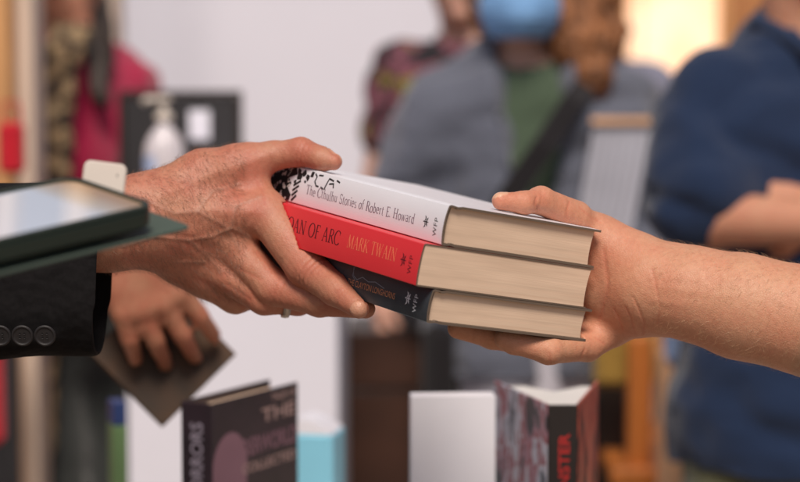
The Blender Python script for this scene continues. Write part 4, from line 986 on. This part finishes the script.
# white counter with sign and pump bottle
zc = float(Wp(230, 200, 3.0)[2])
ct = empty('counter', tuple([Wp(231, 241, 3.0)[0], Wp(231, 241, 3.0)[1] + .3, 0])); tag(ct, 'plain white counter behind the hand and the brown notebook', 'counter')
hwid = (Wp(340, 241, 3.0)[0] - Wp(122, 241, 3.0)[0]) / 2
MB().box((0, 0, (zc - .03) / 2), (hwid - .004, .29, (zc - .03) / 2), bev=.003).build('cabinet', M['white_wall'], ct)
MB().box((0, 0, zc - .0145), (hwid, .30, .0145), bev=.003).build('counter_top', M['white_wall'], ct)
M['sign_black'] = simple('black_card', (.022, .020, .022), .6, .2)
sg = empty('sign_board', (float(Wp(181, 150, 3.35)[0]), float(Wp(181, 150, 3.35)[1]), zc)); tag(sg, 'black sign board with a pale patch standing behind the pump bottle', 'sign')
sz = float(Wp(181, 96, 3.35)[2]) - zc; sw_ = float(Wp(238, 96, 3.35)[0] - Wp(125, 96, 3.35)[0]) / 2
MB().box((0, 0, sz / 2), (sw_, .008, sz / 2), bev=.002).build('board', M['sign_black'], sg)
fr = MB()
for sx in (-1, 1): fr.box((sx * (sw_ + .0045), 0, sz / 2), (.004, .012, sz / 2), bev=.001)
fr.box((0, 0, sz + .005), (sw_ + .0085, .012, .0045), bev=.001); fr.build('frame', M['wood_dark'], sg)
pp = Wp(200, 125, 3.34) - np.array(sg.location); q = MB()
q.tube([pp + v3(-.018, -.010, 0), pp + v3(.018, -.010, 0)], .026, 20); pt = q.build('label_patch', M['white_wall'], sg); 
for vv in pt.data.vertices: vv.co.y = pp[1] - .008 + (vv.co.y - pp[1] + .010) * .06
mg2, n, l, b = new_mat('clear_plastic'); b.inputs['Base Color'].default_value = (.86, .80, .84, 1); b.inputs['Roughness'].default_value = .12; b.inputs['Transmission Weight'].default_value = .25; b.inputs['IOR'].default_value = 1.4
bt = Wp(165, 200, 3.05); bot = empty('pump_bottle', (float(bt[0]), float(bt[1]), zc)); tag(bot, 'translucent white pump bottle of hand sanitizer in front of the black sign', 'bottle')
bh = float(Wp(165, 96, 3.05)[2]) - zc; s_ = bh / .19
MB().lathe([(.001, 0), (.034, .001), (.038, .006), (.038, .085), (.034, .105), (.022, .125), (.013, .134), (.013, .142)], n=28).build('bottle_body', mg2, bot, True).scale = (s_, s_, s_)
q = MB(); q.lathe([(.016, .142), (.016, .158), (.010, .160), (.006, .162), (.006, .178), (.014, .180), (.014, .188), (.001, .190)], n=20); q.tube([(0, 0, .184), (-.034, 0, .184), (-.040, 0, .176)], .006, 10)
q.build('pump', M['white_plastic'], bot, True).scale = (s_, s_, s_)
M['blue_label'] = simple('blue_label', (.45, .55, .80), .4, .1)
q = MB(); q.add([(.0385 * math.cos(a), .0385 * math.sin(a), z) for z in (.03, .08) for a in [math.radians(195 + 7 * i) for i in range(9)]], [(i, i + 1, i + 10, i + 9) for i in range(8)])
q.build('bottle_label', M['blue_label'], bot, True).scale = (s_, s_, s_)
M['red_cloth'] = cloth('red_canvas', (.55, .01, .025))
rb = Wp(12, 148, 3.1); rd = MB(); rd.box((0, 0, .06), (.020, .02, .042), bev=.008); rd.tube([(-.014, 0, .10), (-.012, 0, .135), (.012, 0, .135), (.014, 0, .10)], .003, 8)
rbo = rd.build('bag', M['red_cloth'], None, loc=(float(rb[0]), float(rb[1]), float(rb[2]) - .06)); tag(rbo, 'small red bag hung against the tan post at the far left', 'bag')

# dark chair behind the masked woman, orange chair and stand on the right
def chair(name, x, y, rz, mat, seatm, label, H=.86, wd=.23):
    t = empty(name, (x, y, 0), rz); tag(t, label, 'chair')
    MB().box((0, 0, .45), (wd, .21, .02), bev=.006).build('seat', seatm, t)
    for sx in (-1, 1):
        MB().tube([(sx * (wd - .02), -.19, 0), (sx * (wd - .02), -.18, .43)], [.014, .019], 10).build('leg', mat, t)
        MB().tube([(sx * (wd - .02), .21, 0), (sx * (wd - .02), .19, .45), (sx * (wd - .015), .25, H)], [.014, .02, .016], 10).build('leg', mat, t)
    b = MB(); b.box((0, .245, H - .06), (wd - .032, .012, .055), bev=.005); b.box((0, .235, H - .24), (wd - .034, .012, .118), bev=.005); b.build('backrest', seatm, t)
    for sx in (-.1, 0, .1): MB().box((sx, .222, H - .372), (.016, .006, .044)).build('slat', mat, t)
    return t
p = Wp(448, 241, 3.85); chair('chair', float(p[0]), float(p[1]), math.radians(180), M['wood_dark'], M['wood_red'], 'dark brown wooden chair left of the masked woman, below the books', H=.88, wd=.27)
slab('sideboard', 345, 640, 4.55, .4, 0, float(Wp(380, 335, 4.55)[2]), M['wood_dark'], 'low dark wooden sideboard behind the masked woman', 'sideboard')
M['orange_wood'] = simple('orange_varnished_wood', (.62, .20, .045), .35, .2, 5, .15, .002, 40, stretch=(5, 5, .6))
M['ochre'] = cloth('ochre_fabric', (.34, .20, .04)); M['pale_blue'] = cloth('pale_blue_cotton', (.30, .40, .62)); M['peach'] = simple('pale_pine', (.80, .46, .26), .5, .15, 5)
t = empty('bar_chair', (float(Wp(655, 241, 3.2)[0]), float(Wp(655, 241, 3.2)[1]), 0)); tag(t, 'orange varnished wooden chair with ochre backrest beside the man in navy polo', 'chair')
zt = float(Wp(655, 338, 3.2)[2])
def wx(px, d=3.2): return float(Wp(px, 241, d)[0]) - t.location.x
MB().box(((wx(630) + wx(654)) / 2, .02, zt / 2), ((wx(654) - wx(630)) / 2, .02, zt / 2), bev=.006).build('leg', M['orange_wood'], t)
MB().box(((wx(657) + wx(684)) / 2, -.03, (zt - .02) / 2), ((wx(684) - wx(657)) / 2, .02, (zt - .02) / 2), bev=.006).build('leg', M['peach'], t)
for x in (wx(630) + .02, wx(684) - .02): MB().box((x, .42, .33), (.018, .018, .33), bev=.004).build('leg', M['orange_wood'], t)
MB().box(((wx(625) + wx(684)) / 2, .21, .66 + .018), ((wx(684) - wx(600)) / 2, .23, .018), bev=.006).build('seat', M['orange_wood'], t)
MB().box(((wx(598) + wx(662)) / 2, .06, zt - .045), ((wx(662) - wx(598)) / 2, .02, .05), bev=.012).build('backrest', M['ochre'], t)
cl_ = MB(); cc = [(wx(662), zt + .045), (wx(692), zt + .035)]
for j in range(1): cl_.box(((wx(662) + wx(692)) / 2, -.035, zt + .005), ((wx(692) - wx(662)) / 2, .035, .055), bev=.02)
ob = cl_.build('folded_cloth', M['pale_blue'], None, loc=tuple(t.location)); tag(ob, 'pale blue cloth folded over the top of the orange wooden chair', 'cloth')
st = empty('display_stand', (float(Wp(615, 241, 3.35)[0]), float(Wp(615, 241, 3.35)[1]), 0)); tag(st, 'white slatted display board on a dark stand between the masked woman and navy polo', 'display stand')
zb0, zb1 = float(Wp(615, 262, 3.35)[2]), float(Wp(615, 118, 3.35)[2]); bw_ = .052
MB().box((0, .03, zb0 / 2), (.028, .02, zb0 / 2), bev=.004).build('post', M['wood_dark'], st)
MB().box((0, .03, .012), (.16, .14, .012), bev=.004).build('foot', M['wood_dark'], st)
b = MB()
for i in range(7):
    x = -bw_ + .008 + i * (2 * bw_ - .016) / 6; b.add([(x - .006 - .03, -.005, zb0), (x + .006 - .03, -.005, zb0), (x + .006 + .012, .004, zb1 - .012), (x - .006 + .012, .004, zb1 - .012), (x - .036, .005, zb0), (x - .024, .005, zb0), (x + .018, .014, zb1 - .012), (x + .006, .014, zb1 - .012)], [(0, 1, 2, 3), (7, 6, 5, 4), (0, 4, 5, 1), (1, 5, 6, 2), (2, 6, 7, 3), (3, 7, 4, 0)])
b.build('slatted_board', simple('grey_painted_slats', (.46, .46, .53), .6), st)
MB().box((.012, .005, zb1 - .005), (bw_ + .004, .012, .006), bev=.002).build('top_rail', M['peach'], st)

# ------------------------------------------------------------------ people behind
def place(px, d): p = Wp(px, 241, d); return v3(p[0], p[1], 0)
# masked woman
b1 = place(528, 3.5); H1 = 1.66
k1 = skeleton(H1, .90, .86, [dict(e=v3(-.24, .04, 1.07), w=v3(-.17, .12, .92), d=v3(.1, .05, -.1)), dict(e=v3(.235, .03, 1.07), w=v3(.16, -.17, .98), d=v3(-.2, -.03, -.03), pn=v3(0, 1, 0))])
k1.head = v3(-.022, -.03, float(Wp(515, 40, 3.5)[2]) + .118); k1.neck = v3(-.005, .01, 1.375); k1.sh = [v3(-.158, .01, 1.292), v3(.160, .01, 1.292)]
wm = person(tuple(b1), 0, k1, SKIN_BG2, 'woman with blue face mask, grey-blue jacket and green top standing behind the books')
M['jacket_blue'] = cloth('grey_blue_fleece', (.12, .13, .17), .15, 500, .3, .3); M['green_top'] = cloth('sage_green_cotton', (.075, .11, .07)); M['white_tee'] = cloth('white_cotton', (.62, .60, .68))
top_garment(wm, k1, M['green_top'], 'top', g=.006, sleeve=.3, hem=.49, neck=.835, folds=.001, skip=(0, 1))
top_garment(wm, k1, M['white_tee'], 'under_shirt', g=.022, folds=.001, sleeve=.2, skip=(0, 1), hem=float(Wp(500, 402, 3.4)[2]) / H1, neck=.56)
top_garment(wm, k1, M['jacket_blue'], 'jacket', g=.036, hemr=.012, sleeve=2, hem=float(Wp(500, 384, 3.35)[2]) / H1, neck=.885, folds=.009,
            subs=[Cone(v3(-.005, -.12, 1.43), v3(.02, -.15, 1.13), .082, .035), Cone(v3(.02, -.155, 1.13), v3(.03, -.17, .8), .035, .022)], seed=4)
trousers(wm, k1, M['trouser'], g=.006); shoes(wm, k1, M['leather_shoe'])
h = k1.head
hair_obj(wm, k1, M['hair_curly'], [Ell(h + v3(0, .03, .035), (.092, .100, .095)), Ell(h + v3(0, .075, -.03), (.090, .06, .11), .03), Cone(h + v3(.085, .0, .0), h + v3(.115, -.02, -.12), .04, .05, .04), Cone(h + v3(.115, -.02, -.12), h + v3(.135, -.05, -.19), .05, .035, .04)], rough=.010, fs=85)
mm = Cut(Uni([Ell(h + v3(0, -.045, -.065), (.074, .075, .070)), Cone(h + v3(0, -.10, -.03), h + v3(0, -.11, -.075), .028, .026, .04)]), planes=[(h + v3(0, -.035, 0), (0, 1, 0)), (h + v3(0, 0, -.012), (0, -.25, 1)), (h + v3(0, 0, -.118), (0, 0, -1))])
V, F, g = mesh_sdf(mm, h - v3(.12, .18, .16), h + v3(.12, .04, .06), .004); N = g(V); V = V + N * (.0012 * np.sin(V[:, 2:3] * 500)) * (N[:, 1:2] < -.3)
M['mask'] = simple('blue_mask_paper', (.22, .44, .78), .8, .08); fm = mesh_obj('face_mask', V, flipfix(V, F), M['mask'], wm, True)
for sx in (-1, 1):
    q = MB(); q.tube([h + v3(sx * .070, -.04, -.03), h + v3(sx * .082, .0, .0), h + v3(sx * .084, .022, .01), h + v3(sx * .078, .0, -.05), h + v3(sx * .066, -.04, -.09)], .0015, 6)
    q.build('ear_loop', M['white_tee'], fm, True)
bg_ = empty('crossbody_bag', tuple(b1)); tag(bg_, 'black crossbody bag whose wide strap crosses the masked woman', 'bag')
def toW(px, py, d, base): return Wp(px, py, d) - base
sp_ = [toW(610, 45, 3.58, b1), toW(600, 62, 3.42, b1), toW(575, 100, 3.33, b1), toW(545, 145, 3.30, b1), toW(510, 195, 3.30, b1), toW(480, 245, 3.32, b1), toW(450, 300, 3.38, b1)]
V = []; 
for i, p in enumerate(sp_):
    t_ = sp_[min(i + 1, 6)] - sp_[max(i - 1, 0)]; t_ /= np.linalg.norm(t_); s1 = np.cross(t_, v3(0, -1, 0)); s1 /= np.linalg.norm(s1); nn_ = v3(0, -.003, 0)
    V += [p + s1 * .021 + nn_, p - s1 * .021 + nn_, p - s1 * .021 - nn_, p + s1 * .021 - nn_]
F = [(i * 4 + k, i * 4 + (k + 1) % 4, i * 4 + 4 + (k + 1) % 4, i * 4 + 4 + k) for i in range(6) for k in range(4)] + [(0, 1, 2, 3), (24, 25, 26, 27)]
M['bag_black'] = cloth('black_webbing', (.012, .010, .012)); mesh_obj('strap', V, F, M['bag_black'], bg_)
pb = toW(442, 322, 3.46, b1); MB().box(pb + v3(0, .05, -.10), (.035, .10, .10), bev=.015).build('pouch', M['bag_black'], bg_)
# person behind her, left
b2 = place(472, 4.25)
k2 = skeleton(1.70, .88, .92, [dict(e=v3(-.215, .02, 1.09), w=v3(-.20, -.10, .86)), dict(e=v3(.215, .03, 1.09), w=v3(.22, -.06, .84))]); k2.head = v3(-.03, -.02, 1.60)
w2 = person(tuple(b2), 0, k2, SKIN_BG2, 'bare armed person in dark floral top half hidden behind the masked woman')
mfl, n, l, b = new_mat('dark_floral_print'); v = tex_coord(n, l); vo = n.new('ShaderNodeTexVoronoi'); vo.inputs['Scale'].default_value = 16; l.new(v, vo.inputs['Vector'])
l.new(ramp(n, l, noise(n, l, v, 16, 2), [(.42, (.012, .010, .014)), (.52, (.30, .10, .14)), (.58, (.012, .010, .014)), (.68, (.40, .33, .05)), (.72, (.02, .015, .02))]), b.inputs['Base Color']); b.inputs['Roughness'].default_value = .9
M['floral'] = mfl; top_garment(w2, k2, M['floral'], 'blouse', g=.018, sleeve=.45, hem=.5, neck=.875, folds=.008); trousers(w2, k2, M['trouser']); shoes(w2, k2, M['leather_shoe'])
M['hair_auburn'] = simple('auburn_hair', (.10, .03, .015), .5, .4, 60, .8, .01, 90); hair_obj(w2, k2, M['hair_auburn'], short_hair(k2))
# curly haired person seen from behind, right
b3 = place(580, 4.6)
k3 = skeleton(1.66, .95, .95, None)
w3 = person(tuple(b3), math.radians(165), k3, SKIN_BG, 'person with long curly brown hair turned away, between the masked woman and navy polo')
M['grey_top'] = cloth('grey_lilac_cotton', (.20, .20, .27)); top_garment(w3, k3, M['grey_top'], 'shirt', sleeve=2, hem=.5); trousers(w3, k3, M['trouser']); shoes(w3, k3, M['leather_shoe'])
h = k3.head; hair_obj(w3, k3, M['hair_curly'], [Ell(h + v3(0, .02, .03), (.10, .115, .11)), Ell(h + v3(0, .07, -.08), (.115, .075, .14), .05), Ell(h + v3(.04, .07, -.17), (.07, .06, .09), .04)], rough=.014, fs=75)
# man in navy polo, arms crossed
b4 = place(797, 2.74); RZ4 = math.radians(28)
def L4(px, py, d):
    q = Wp(px, py, d) - b4; c, s = math.cos(-RZ4), math.sin(-RZ4); return v3(q[0] * c - q[1] * s, q[0] * s + q[1] * c, q[2])
k4 = skeleton(1.66, 1.0, .98, [dict(e=L4(704, 218, 2.60), w=L4(850, 226, 2.48), d=L4(910, 222, 2.50) - L4(850, 232, 2.48), pn=v3(0, 1, 0), curl=.3), dict(e=L4(925, 235, 2.80), w=L4(825, 214, 2.60), d=L4(760, 208, 2.58) - L4(825, 214, 2.60), pn=v3(0, 1, 0), curl=.9)])
k4.head = v3(0, -.03, 1.59); k4.sh = [v3(-.146, .01, 1.290), v3(.158, .01, 1.300)]
w4 = person(tuple(b4), RZ4, k4, SKIN_BG, 'man in navy blue polo shirt standing with arms crossed at the right edge')
M['navy'] = cloth('navy_pique', (.010, .024, .066), .15, 700, .4, .25)
top_garment(w4, k4, M['navy'], 'polo_shirt', g=.026, hemr=.03, sleeve=.78, hem=float(Wp(720, 474, 2.66)[2]) / 1.66, neck=.885, folds=.009, rs=.98, seed=7, subs=[Cone(v3(0, -.09, 1.46), v3(0, -.15, 1.31), .075, .018)])
q = [Cone(v3(-.078, .0, 1.435), v3(-.055, -.105, 1.385), .013, .016), Cone(v3(.078, .0, 1.435), v3(.055, -.105, 1.385), .013, .016, .002), Cone(v3(-.078, 0, 1.435), v3(0, .08, 1.455), .013, .013), Cone(v3(.078, 0, 1.435), v3(0, .08, 1.455), .013, .013)]
garment('collar', q, w4, M['navy'], v3(-.15, -.18, 1.32), v3(.16, .13, 1.52), .006, folds=.001)
M['olive'] = cloth('olive_khaki', (.14, .14, .075)); trousers(w4, k4, M['olive'], g=.004, gl=.02, top=.53); shoes(w4, k4, M['leather_shoe']); hair_obj(w4, k4, M['hair_dark'], short_hair(k4))
# person in magenta cardigan, left
b5 = place(60, 3.65)
k5 = skeleton(1.68, .86, .95, [dict(e=v3(-.22, .0, 1.09), w=v3(-.14, -.18, 1.02)), dict(e=v3(.215, .02, 1.08), w=v3(.12, -.18, 1.0), d=v3(-.1, -.1, 0))]); k5.head = v3(-.0, .0, float(Wp(66, 28, 3.65)[2]) + .105)
w5 = person(tuple(b5), math.radians(48), k5, SKIN_BG, 'person in magenta cardigan with leopard scarf behind the phone, face cut by the top edge')
M['magenta'] = cloth('magenta_knit', (.42, .010, .060)); M['slate'] = cloth('slate_cloth', (.050, .056, .054))
top_garment(w5, k5, M['magenta'], 'cardigan', g=.024, sleeve=2, hem=.55, neck=.875, folds=.008, seed=3); trousers(w5, k5, M['slate'], .03, .06); shoes(w5, k5, M['leather_shoe'])
def rot5(px, py, d=3.5):
    q = Wp(px, py, d) - b5; c, s = math.cos(-math.radians(48)), math.sin(-math.radians(48)); return v3(q[0] * c - q[1] * s, q[0] * s + q[1] * c, q[2])
h = k5.head; hair_obj(w5, k5, M['hair_dark'], [Ell(h + v3(0, .025, .035), (.088, .100, .095)), Ell(h + v3(-.06, .03, -.09), (.035, .05, .12), .03), Cone(h + v3(-.075, .0, -.12), h + v3(-.10, -.06, -.27), .032, .022, .03), Ell(h + v3(-.02, .07, -.06), (.085, .05, .13), .03), Cone(rot5(92, 8, 3.64), rot5(96, 50, 3.60), .036, .034, .03), Cone(rot5(96, 50, 3.60), rot5(101, 98, 3.52), .034, .018, .03)])
ml, n, l, b = new_mat('leopard_print'); v = tex_coord(n, l)
l.new(ramp(n, l, noise(n, l, v, 32, 2), [(.44, (.035, .022, .016)), (.50, (.34, .22, .11)), (.60, (.42, .30, .17)), (.64, (.05, .035, .02))]), b.inputs['Base Color']); b.inputs['Roughness'].default_value = .9
sc5 = [Wp(*p) - b5 for p in ((72, 30, 3.50), (60, 50, 3.42), (52, 90, 3.42), (50, 150, 3.42), (46, 230, 3.42), (38, 330, 3.42), (33, 420, 3.42), (31, 500, 3.42))]
c_, s_ = math.cos(-math.radians(48)), math.sin(-math.radians(48)); sc5 = [v3(p[0] * c_ - p[1] * s_, p[0] * s_ + p[1] * c_, p[2]) for p in sc5]
P = []
for o in (-.030, -.010, .012, .032): P += [Cone(sc5[i] + v3(o, 0, 0), sc5[i + 1] + v3(o, 0, 0), .016, .016, .012) for i in range(7)]
garment('leopard_scarf', P, w5, ml, v3(-.45, -.45, .6), v3(.45, .45, 1.65), .007, folds=.004, fs=40)

# ------------------------------------------------------------------ notebook in the far hand
nb = empty('notebook'); tag(nb, 'small brown leather notebook held corner down by the blurred far hand', 'notebook')
mleather, n, l, b = new_mat('brown_leather'); v = tex_coord(n, l, (1, 1, 1)); l.new(ramp(n, l, noise(n, l, v, 30, 5), [(.3, (.03, .017, .009)), (.7, (.085, .040, .018))]), b.inputs['Base Color']); b.inputs['Roughness'].default_value = .5
X = np.array([.68, .68, .25]); X /= np.linalg.norm(X); Y = np.array([-.70, .70, -.05]); Y -= X * (X @ Y); Y /= np.linalg.norm(Y); Z = np.cross(X, Y); Z *= -np.sign(Z[2])
nb.matrix_world = frame(C(163, 354, 1925), X, Y, Z)
MB().box((0, 0, .0052), (.0525, .0525, .0016), bev=.0008).build('front_cover', mleather, nb); MB().box((0, 0, -.0052), (.0525, .0525, .0016), bev=.0008).build('back_cover', mleather, nb)
MB().box((0, 0, 0), (.050, .050, .0035)).build('page_block', M['paper'], nb)

# ------------------------------------------------------------------ table with standing books along the bottom
tz = .82; tb = empty('table', (float(Wp(400, 241, 1.95)[0]), float(Wp(400, 241, 1.95)[1]), 0)); tag(tb, 'low display table below the frame that carries the standing books', 'table')
MB().box((0, 0, tz - .015), (.62, .30, .0145), bev=.003).build('table_top', M['wood_pale'], tb)
for x in (-.57, .57):
    for y in (-.25, .25): MB().box((x, y, (tz - .03) / 2), (.022, .022, (tz - .03) / 2), bev=.003).build('leg', M['wood_pale'], tb)
def stand_frame(px, d, az):                            # x: along the front cover, rz measured in the floor plane
    p = Wp(px, 400, d); return float(p[0]), float(p[1])
def standing_book(label, px, pyt, d, az, W, T, cm, name='book'):
    x, y = stand_frame(px, d, az); Hh = float(Wp(px, pyt, d)[2]) - tz
    t = empty(name, (x, y, tz), az, label, 'book', 'books standing on the table'); t['h'] = Hh; del t['h']
    q = MB(); q.box((W / 2, .00125, Hh / 2), (W / 2, .00125, Hh / 2), bev=.0006); q.box((W / 2, T - .00125, Hh / 2), (W / 2, .00125, Hh / 2), bev=.0006); q.box((-.0008, T / 2, Hh / 2), (.0011, T / 2 + .0002, Hh / 2 - .0002), bev=.0006)
    q.build('cover', cm, t); MB().box((W / 2 - .001, T / 2, Hh / 2 - .002), (W / 2 - .003, T / 2 - .0027, Hh / 2 - .006), bev=.0).build('page_block', M['paper'], t)
    return t, Hh
def text_on(t, name, txt, size, width, o, X, Y, mat, thin=-.02):
    V, F = font_mesh(txt, size, 1, thin * size); k = width / (V[:, 0].max() - V[:, 0].min()) if width else 1
    P = [np.asarray(o) + np.asarray(X) * a * k + np.asarray(Y) * b for a, b in V]; return mesh_obj(name, P, F, mat, t)
M['violet_cover'] = jacket_mat('dark_violet_cover', (.014, .010, .014), .4, (.035, .02, .03))
M['ink_dusty'] = ink('dusty_pink_ink', (.42, .28, .26)); M['ink_mauve'] = ink('mauve_ink', (.25, .13, .17)); M['ink_lilac'] = ink('lilac_ink', (.24, .21, .27))
t1, Hh = standing_book('dark violet book with pale block lettering standing below the brown notebook', 213, 404, 1.80, math.radians(61), .152, .036, M['violet_cover'])
# front face lies at local y=0 facing -y, spine at x=0 facing -x
X = (1, 0, 0); Z_ = (0, 0, 1)
text_on(t1, 'cover_lettering', 'TALES OF', .010, .045, (.102, -.0004, Hh - .012), X, Z_, M['ink_dusty'])
text_on(t1, 'cover_lettering', 'THE', .019, .062, (.084, -.0004, Hh - .031), X, Z_, M['ink_dusty'])
text_on(t1, 'cover_lettering', 'UNDERWORLD', .024, .128, (.020, -.0004, Hh - .060), X, Z_, M['ink_mauve'])
text_on(t1, 'cover_lettering', 'COLLECTED', .013, .098, (.048, -.0004, Hh - .077), X, Z_, M['ink_dusty'])
b = [(.028 + .030 * math.cos(a), -.00025, Hh - .066 + .034 * math.sin(a)) for a in [i * math.pi / 12 for i in range(13)]] + [(-.0 + .001, -.00025, Hh - .16), (.05, -.00025, Hh - .16)]
mesh_obj('cover_shape', b, [tuple(range(13)) + (13, 14)], M['ink_mauve'], t1)
text_on(t1, 'spine_lettering', 'HORRORS', .020, .080, (-.0024, .011, Hh - .100), (0, 0, 1), (0, 1, 0), M['ink_lilac'])
M['plain_white'] = jacket_mat('plain_white_cover', (.84, .84, .92))
t2, Hh2 = standing_book('plain white book standing upright beside the open red and black book', 413, 396, 1.78, math.radians(4), .0785, .020, M['plain_white'])
M['aqua'] = jacket_mat('aqua_wrap', (.26, .64, .84), .35)
p = Wp(309, 430, 2.15); ha = float(Wp(309, 418, 2.15)[2]) - tz; hw_ = float(Wp(340, 430, 2.15)[0] - Wp(278, 430, 2.15)[0]) / 2
aq = empty('wrapped_parcel', (float(p[0]), float(p[1]), tz), math.radians(-12)); tag(aq, 'aqua blue wrapped parcel with white curved top on the table', 'parcel')
MB().box((0, 0, (ha - .012) / 2), (hw_, .03, (ha - .012) / 2), bev=.004).build('body', M['aqua'], aq)
q = MB(); V = [(-hw_ + .002 + (2 * hw_ - .004) * i / 12, y, ha - .013 + (.016 * math.sin(math.pi * i / 12)) * z) for z in (0, 1) for y in (-.028, .028) for i in range(13)]
F = [(i, i + 1, 26 + i + 1, 26 + i) for i in range(12)] + [(13 + i, 26 + 13 + i, 26 + 14 + i, 14 + i) for i in range(12)] + [(26 + i, 27 + i, 40 + i, 39 + i) for i in range(12)]
q.add(V, F); q.build('folded_top', M['plain_white'], aq)
# open standing book: spine towards the camera, covers fanned back
p = Wp(548, 405, 1.72); p2_ = Wp(578, 405, 1.72); spw = float(p2_[0] - p[0]); Hh = float(p[2]) - tz
ob3 = empty('book', (float(p[0]), float(p[1]), tz)); tag(ob3, 'book standing half open, black spine with red lettering and blotchy red and white cover', 'book', 'books standing on the table')
def art(name, stops, sc):
    m, n, l, b = new_mat(name); v = tex_coord(n, l, (1, 1, .6)); l.new(ramp(n, l, noise(n, l, v, sc, 4, .6), stops), b.inputs['Base Color']); b.inputs['Roughness'].default_value = .4; return m
M['art_a'] = art('red_white_cover_art', [(.38, (.05, .06, .09)), (.44, (.45, .46, .56)), (.49, (.55, .53, .63)), (.52, (.26, .03, .04)), (.58, (.40, .20, .26)), (.62, (.03, .015, .02))], 26)
M['art_b'] = art('red_cover_art', [(.40, (.02, .01, .01)), (.5, (.38, .06, .035)), (.62, (.50, .15, .10))], 30)
M['black_glossy'] = jacket_mat('black_spine', (.014, .010, .010))
MB().box((spw / 2, .0015, Hh / 2), (spw / 2, .0015, Hh / 2), bev=.0006).build('spine', M['black_glossy'], ob3)
dl = (Wp(495, 393, 1.86) - p); dr = (Wp(598, 393, 1.86) - p2_)
def plate(x0, y0, dx, dy, th, h0, h1, nm, mat, o=None):
    L = math.hypot(dx, dy); nx, ny = -dy / L * th, dx / L * th
    V = [(x0, y0, h0), (x0 + dx, y0 + dy, h0), (x0 + dx + nx, y0 + dy + ny, h0), (x0 + nx, y0 + ny, h0)]; V += [(a, b_, h1) for a, b_, _ in V]
    return mesh_obj(nm, V, [(0, 1, 2, 3), (4, 5, 6, 7), (0, 1, 5, 4), (1, 2, 6, 5), (2, 3, 7, 6), (3, 0, 4, 7)], mat, ob3)
plate(-.001, .002, dl[0], dl[1], -.0025, 0, Hh, 'front_cover', M['art_a']); plate(spw + .001, .002, dr[0], dr[1], .0025, 0, Hh, 'back_cover', M['art_b'])
k_ = .93; V = [(.0005, .0035), (dl[0] * k_ + .003, dl[1] * k_), (dl[0] * .45 + spw * .2, dl[1] * .96), (spw * .45, dl[1] * .72), (spw * .55, dl[1] * .72), (spw + dr[0] * .5, dr[1] * .95), (spw + dr[0] * k_ - .003, dr[1] * k_), (spw - .0005, .0035)]
K = 8; VV = [(a, b_, .003) for a, b_ in V] + [(a, b_, Hh - .004) for a, b_ in V]
mesh_obj('page_block', VV, [tuple(range(K)), tuple(range(K, 2 * K))] + [(i, (i + 1) % K, (i + 1) % K + K, i + K) for i in range(K)], simple('white_pages', (.74, .71, .68), .8, .05), ob3)
M['ink_red'] = ink('red_ink', (.42, .02, .02))
text_on(ob3, 'spine_lettering', 'MONSTER', .014, .078, (spw * .72, -.0004, Hh - .105), (0, 0, 1), (-1, 0, 0), M['ink_red'])
# green and blue carton at the left end of the table
p = Wp(117, 400, 2.15); hg = float(Wp(119, 400, 2.15)[2]) - tz
gc = empty('carton', (float(p[0]), float(p[1]), tz), math.radians(20)); tag(gc, 'small green and blue carton below the brown notebook, left of the violet book', 'carton')
MB().box((0, 0, hg * .42), (.008, .016, hg * .42), bev=.001).build('body', simple('green_card', (.17, .30, .13), .5), gc); MB().box((0, 0, hg * .92), (.0078, .0158, hg * .078), bev=.001).build('lid', simple('blue_card', (.03, .06, .20), .5), gc)
# black upholstered chair at the far left, behind the sleeve
p = Wp(-54, 241, 2.9); t = empty('upholstered_chair', (float(p[0]), float(p[1]), 0), math.radians(180)); tag(t, 'black upholstered chair back at the lower left edge, below the cuff buttons', 'chair')
ztop = float(Wp(0, 300, 2.9)[2])
MB().box((0, 0, .46), (.065, .20, .03), bev=.012).build('seat', M['trouser'], t); MB().box((0, -.19, (ztop + .56) / 2), (.068, .02, (ztop - .56) / 2), bev=.012).build('backrest', M['trouser'], t)
for sx in (-1, 1):
    for y in (-.18, .17): MB().tube([(sx * .055, y, 0), (sx * .055, y, .44)], .011, 10).build('leg', M['steel'], t)
    MB().tube([(sx * .055, -.185, .44), (sx * .055, -.185, .60)], .009, 8).build('back_support', M['steel'], t)
p = Wp(-27, 395, 2.72); q = MB(); q.box((0, 0, 0), (.045, .022, .075), bev=.012)
rc_ = q.build('folded_scarf', M['red_cloth'], None, loc=tuple(p)); tag(rc_, 'red folded scarf over the black chair at the lower left edge', 'scarf')
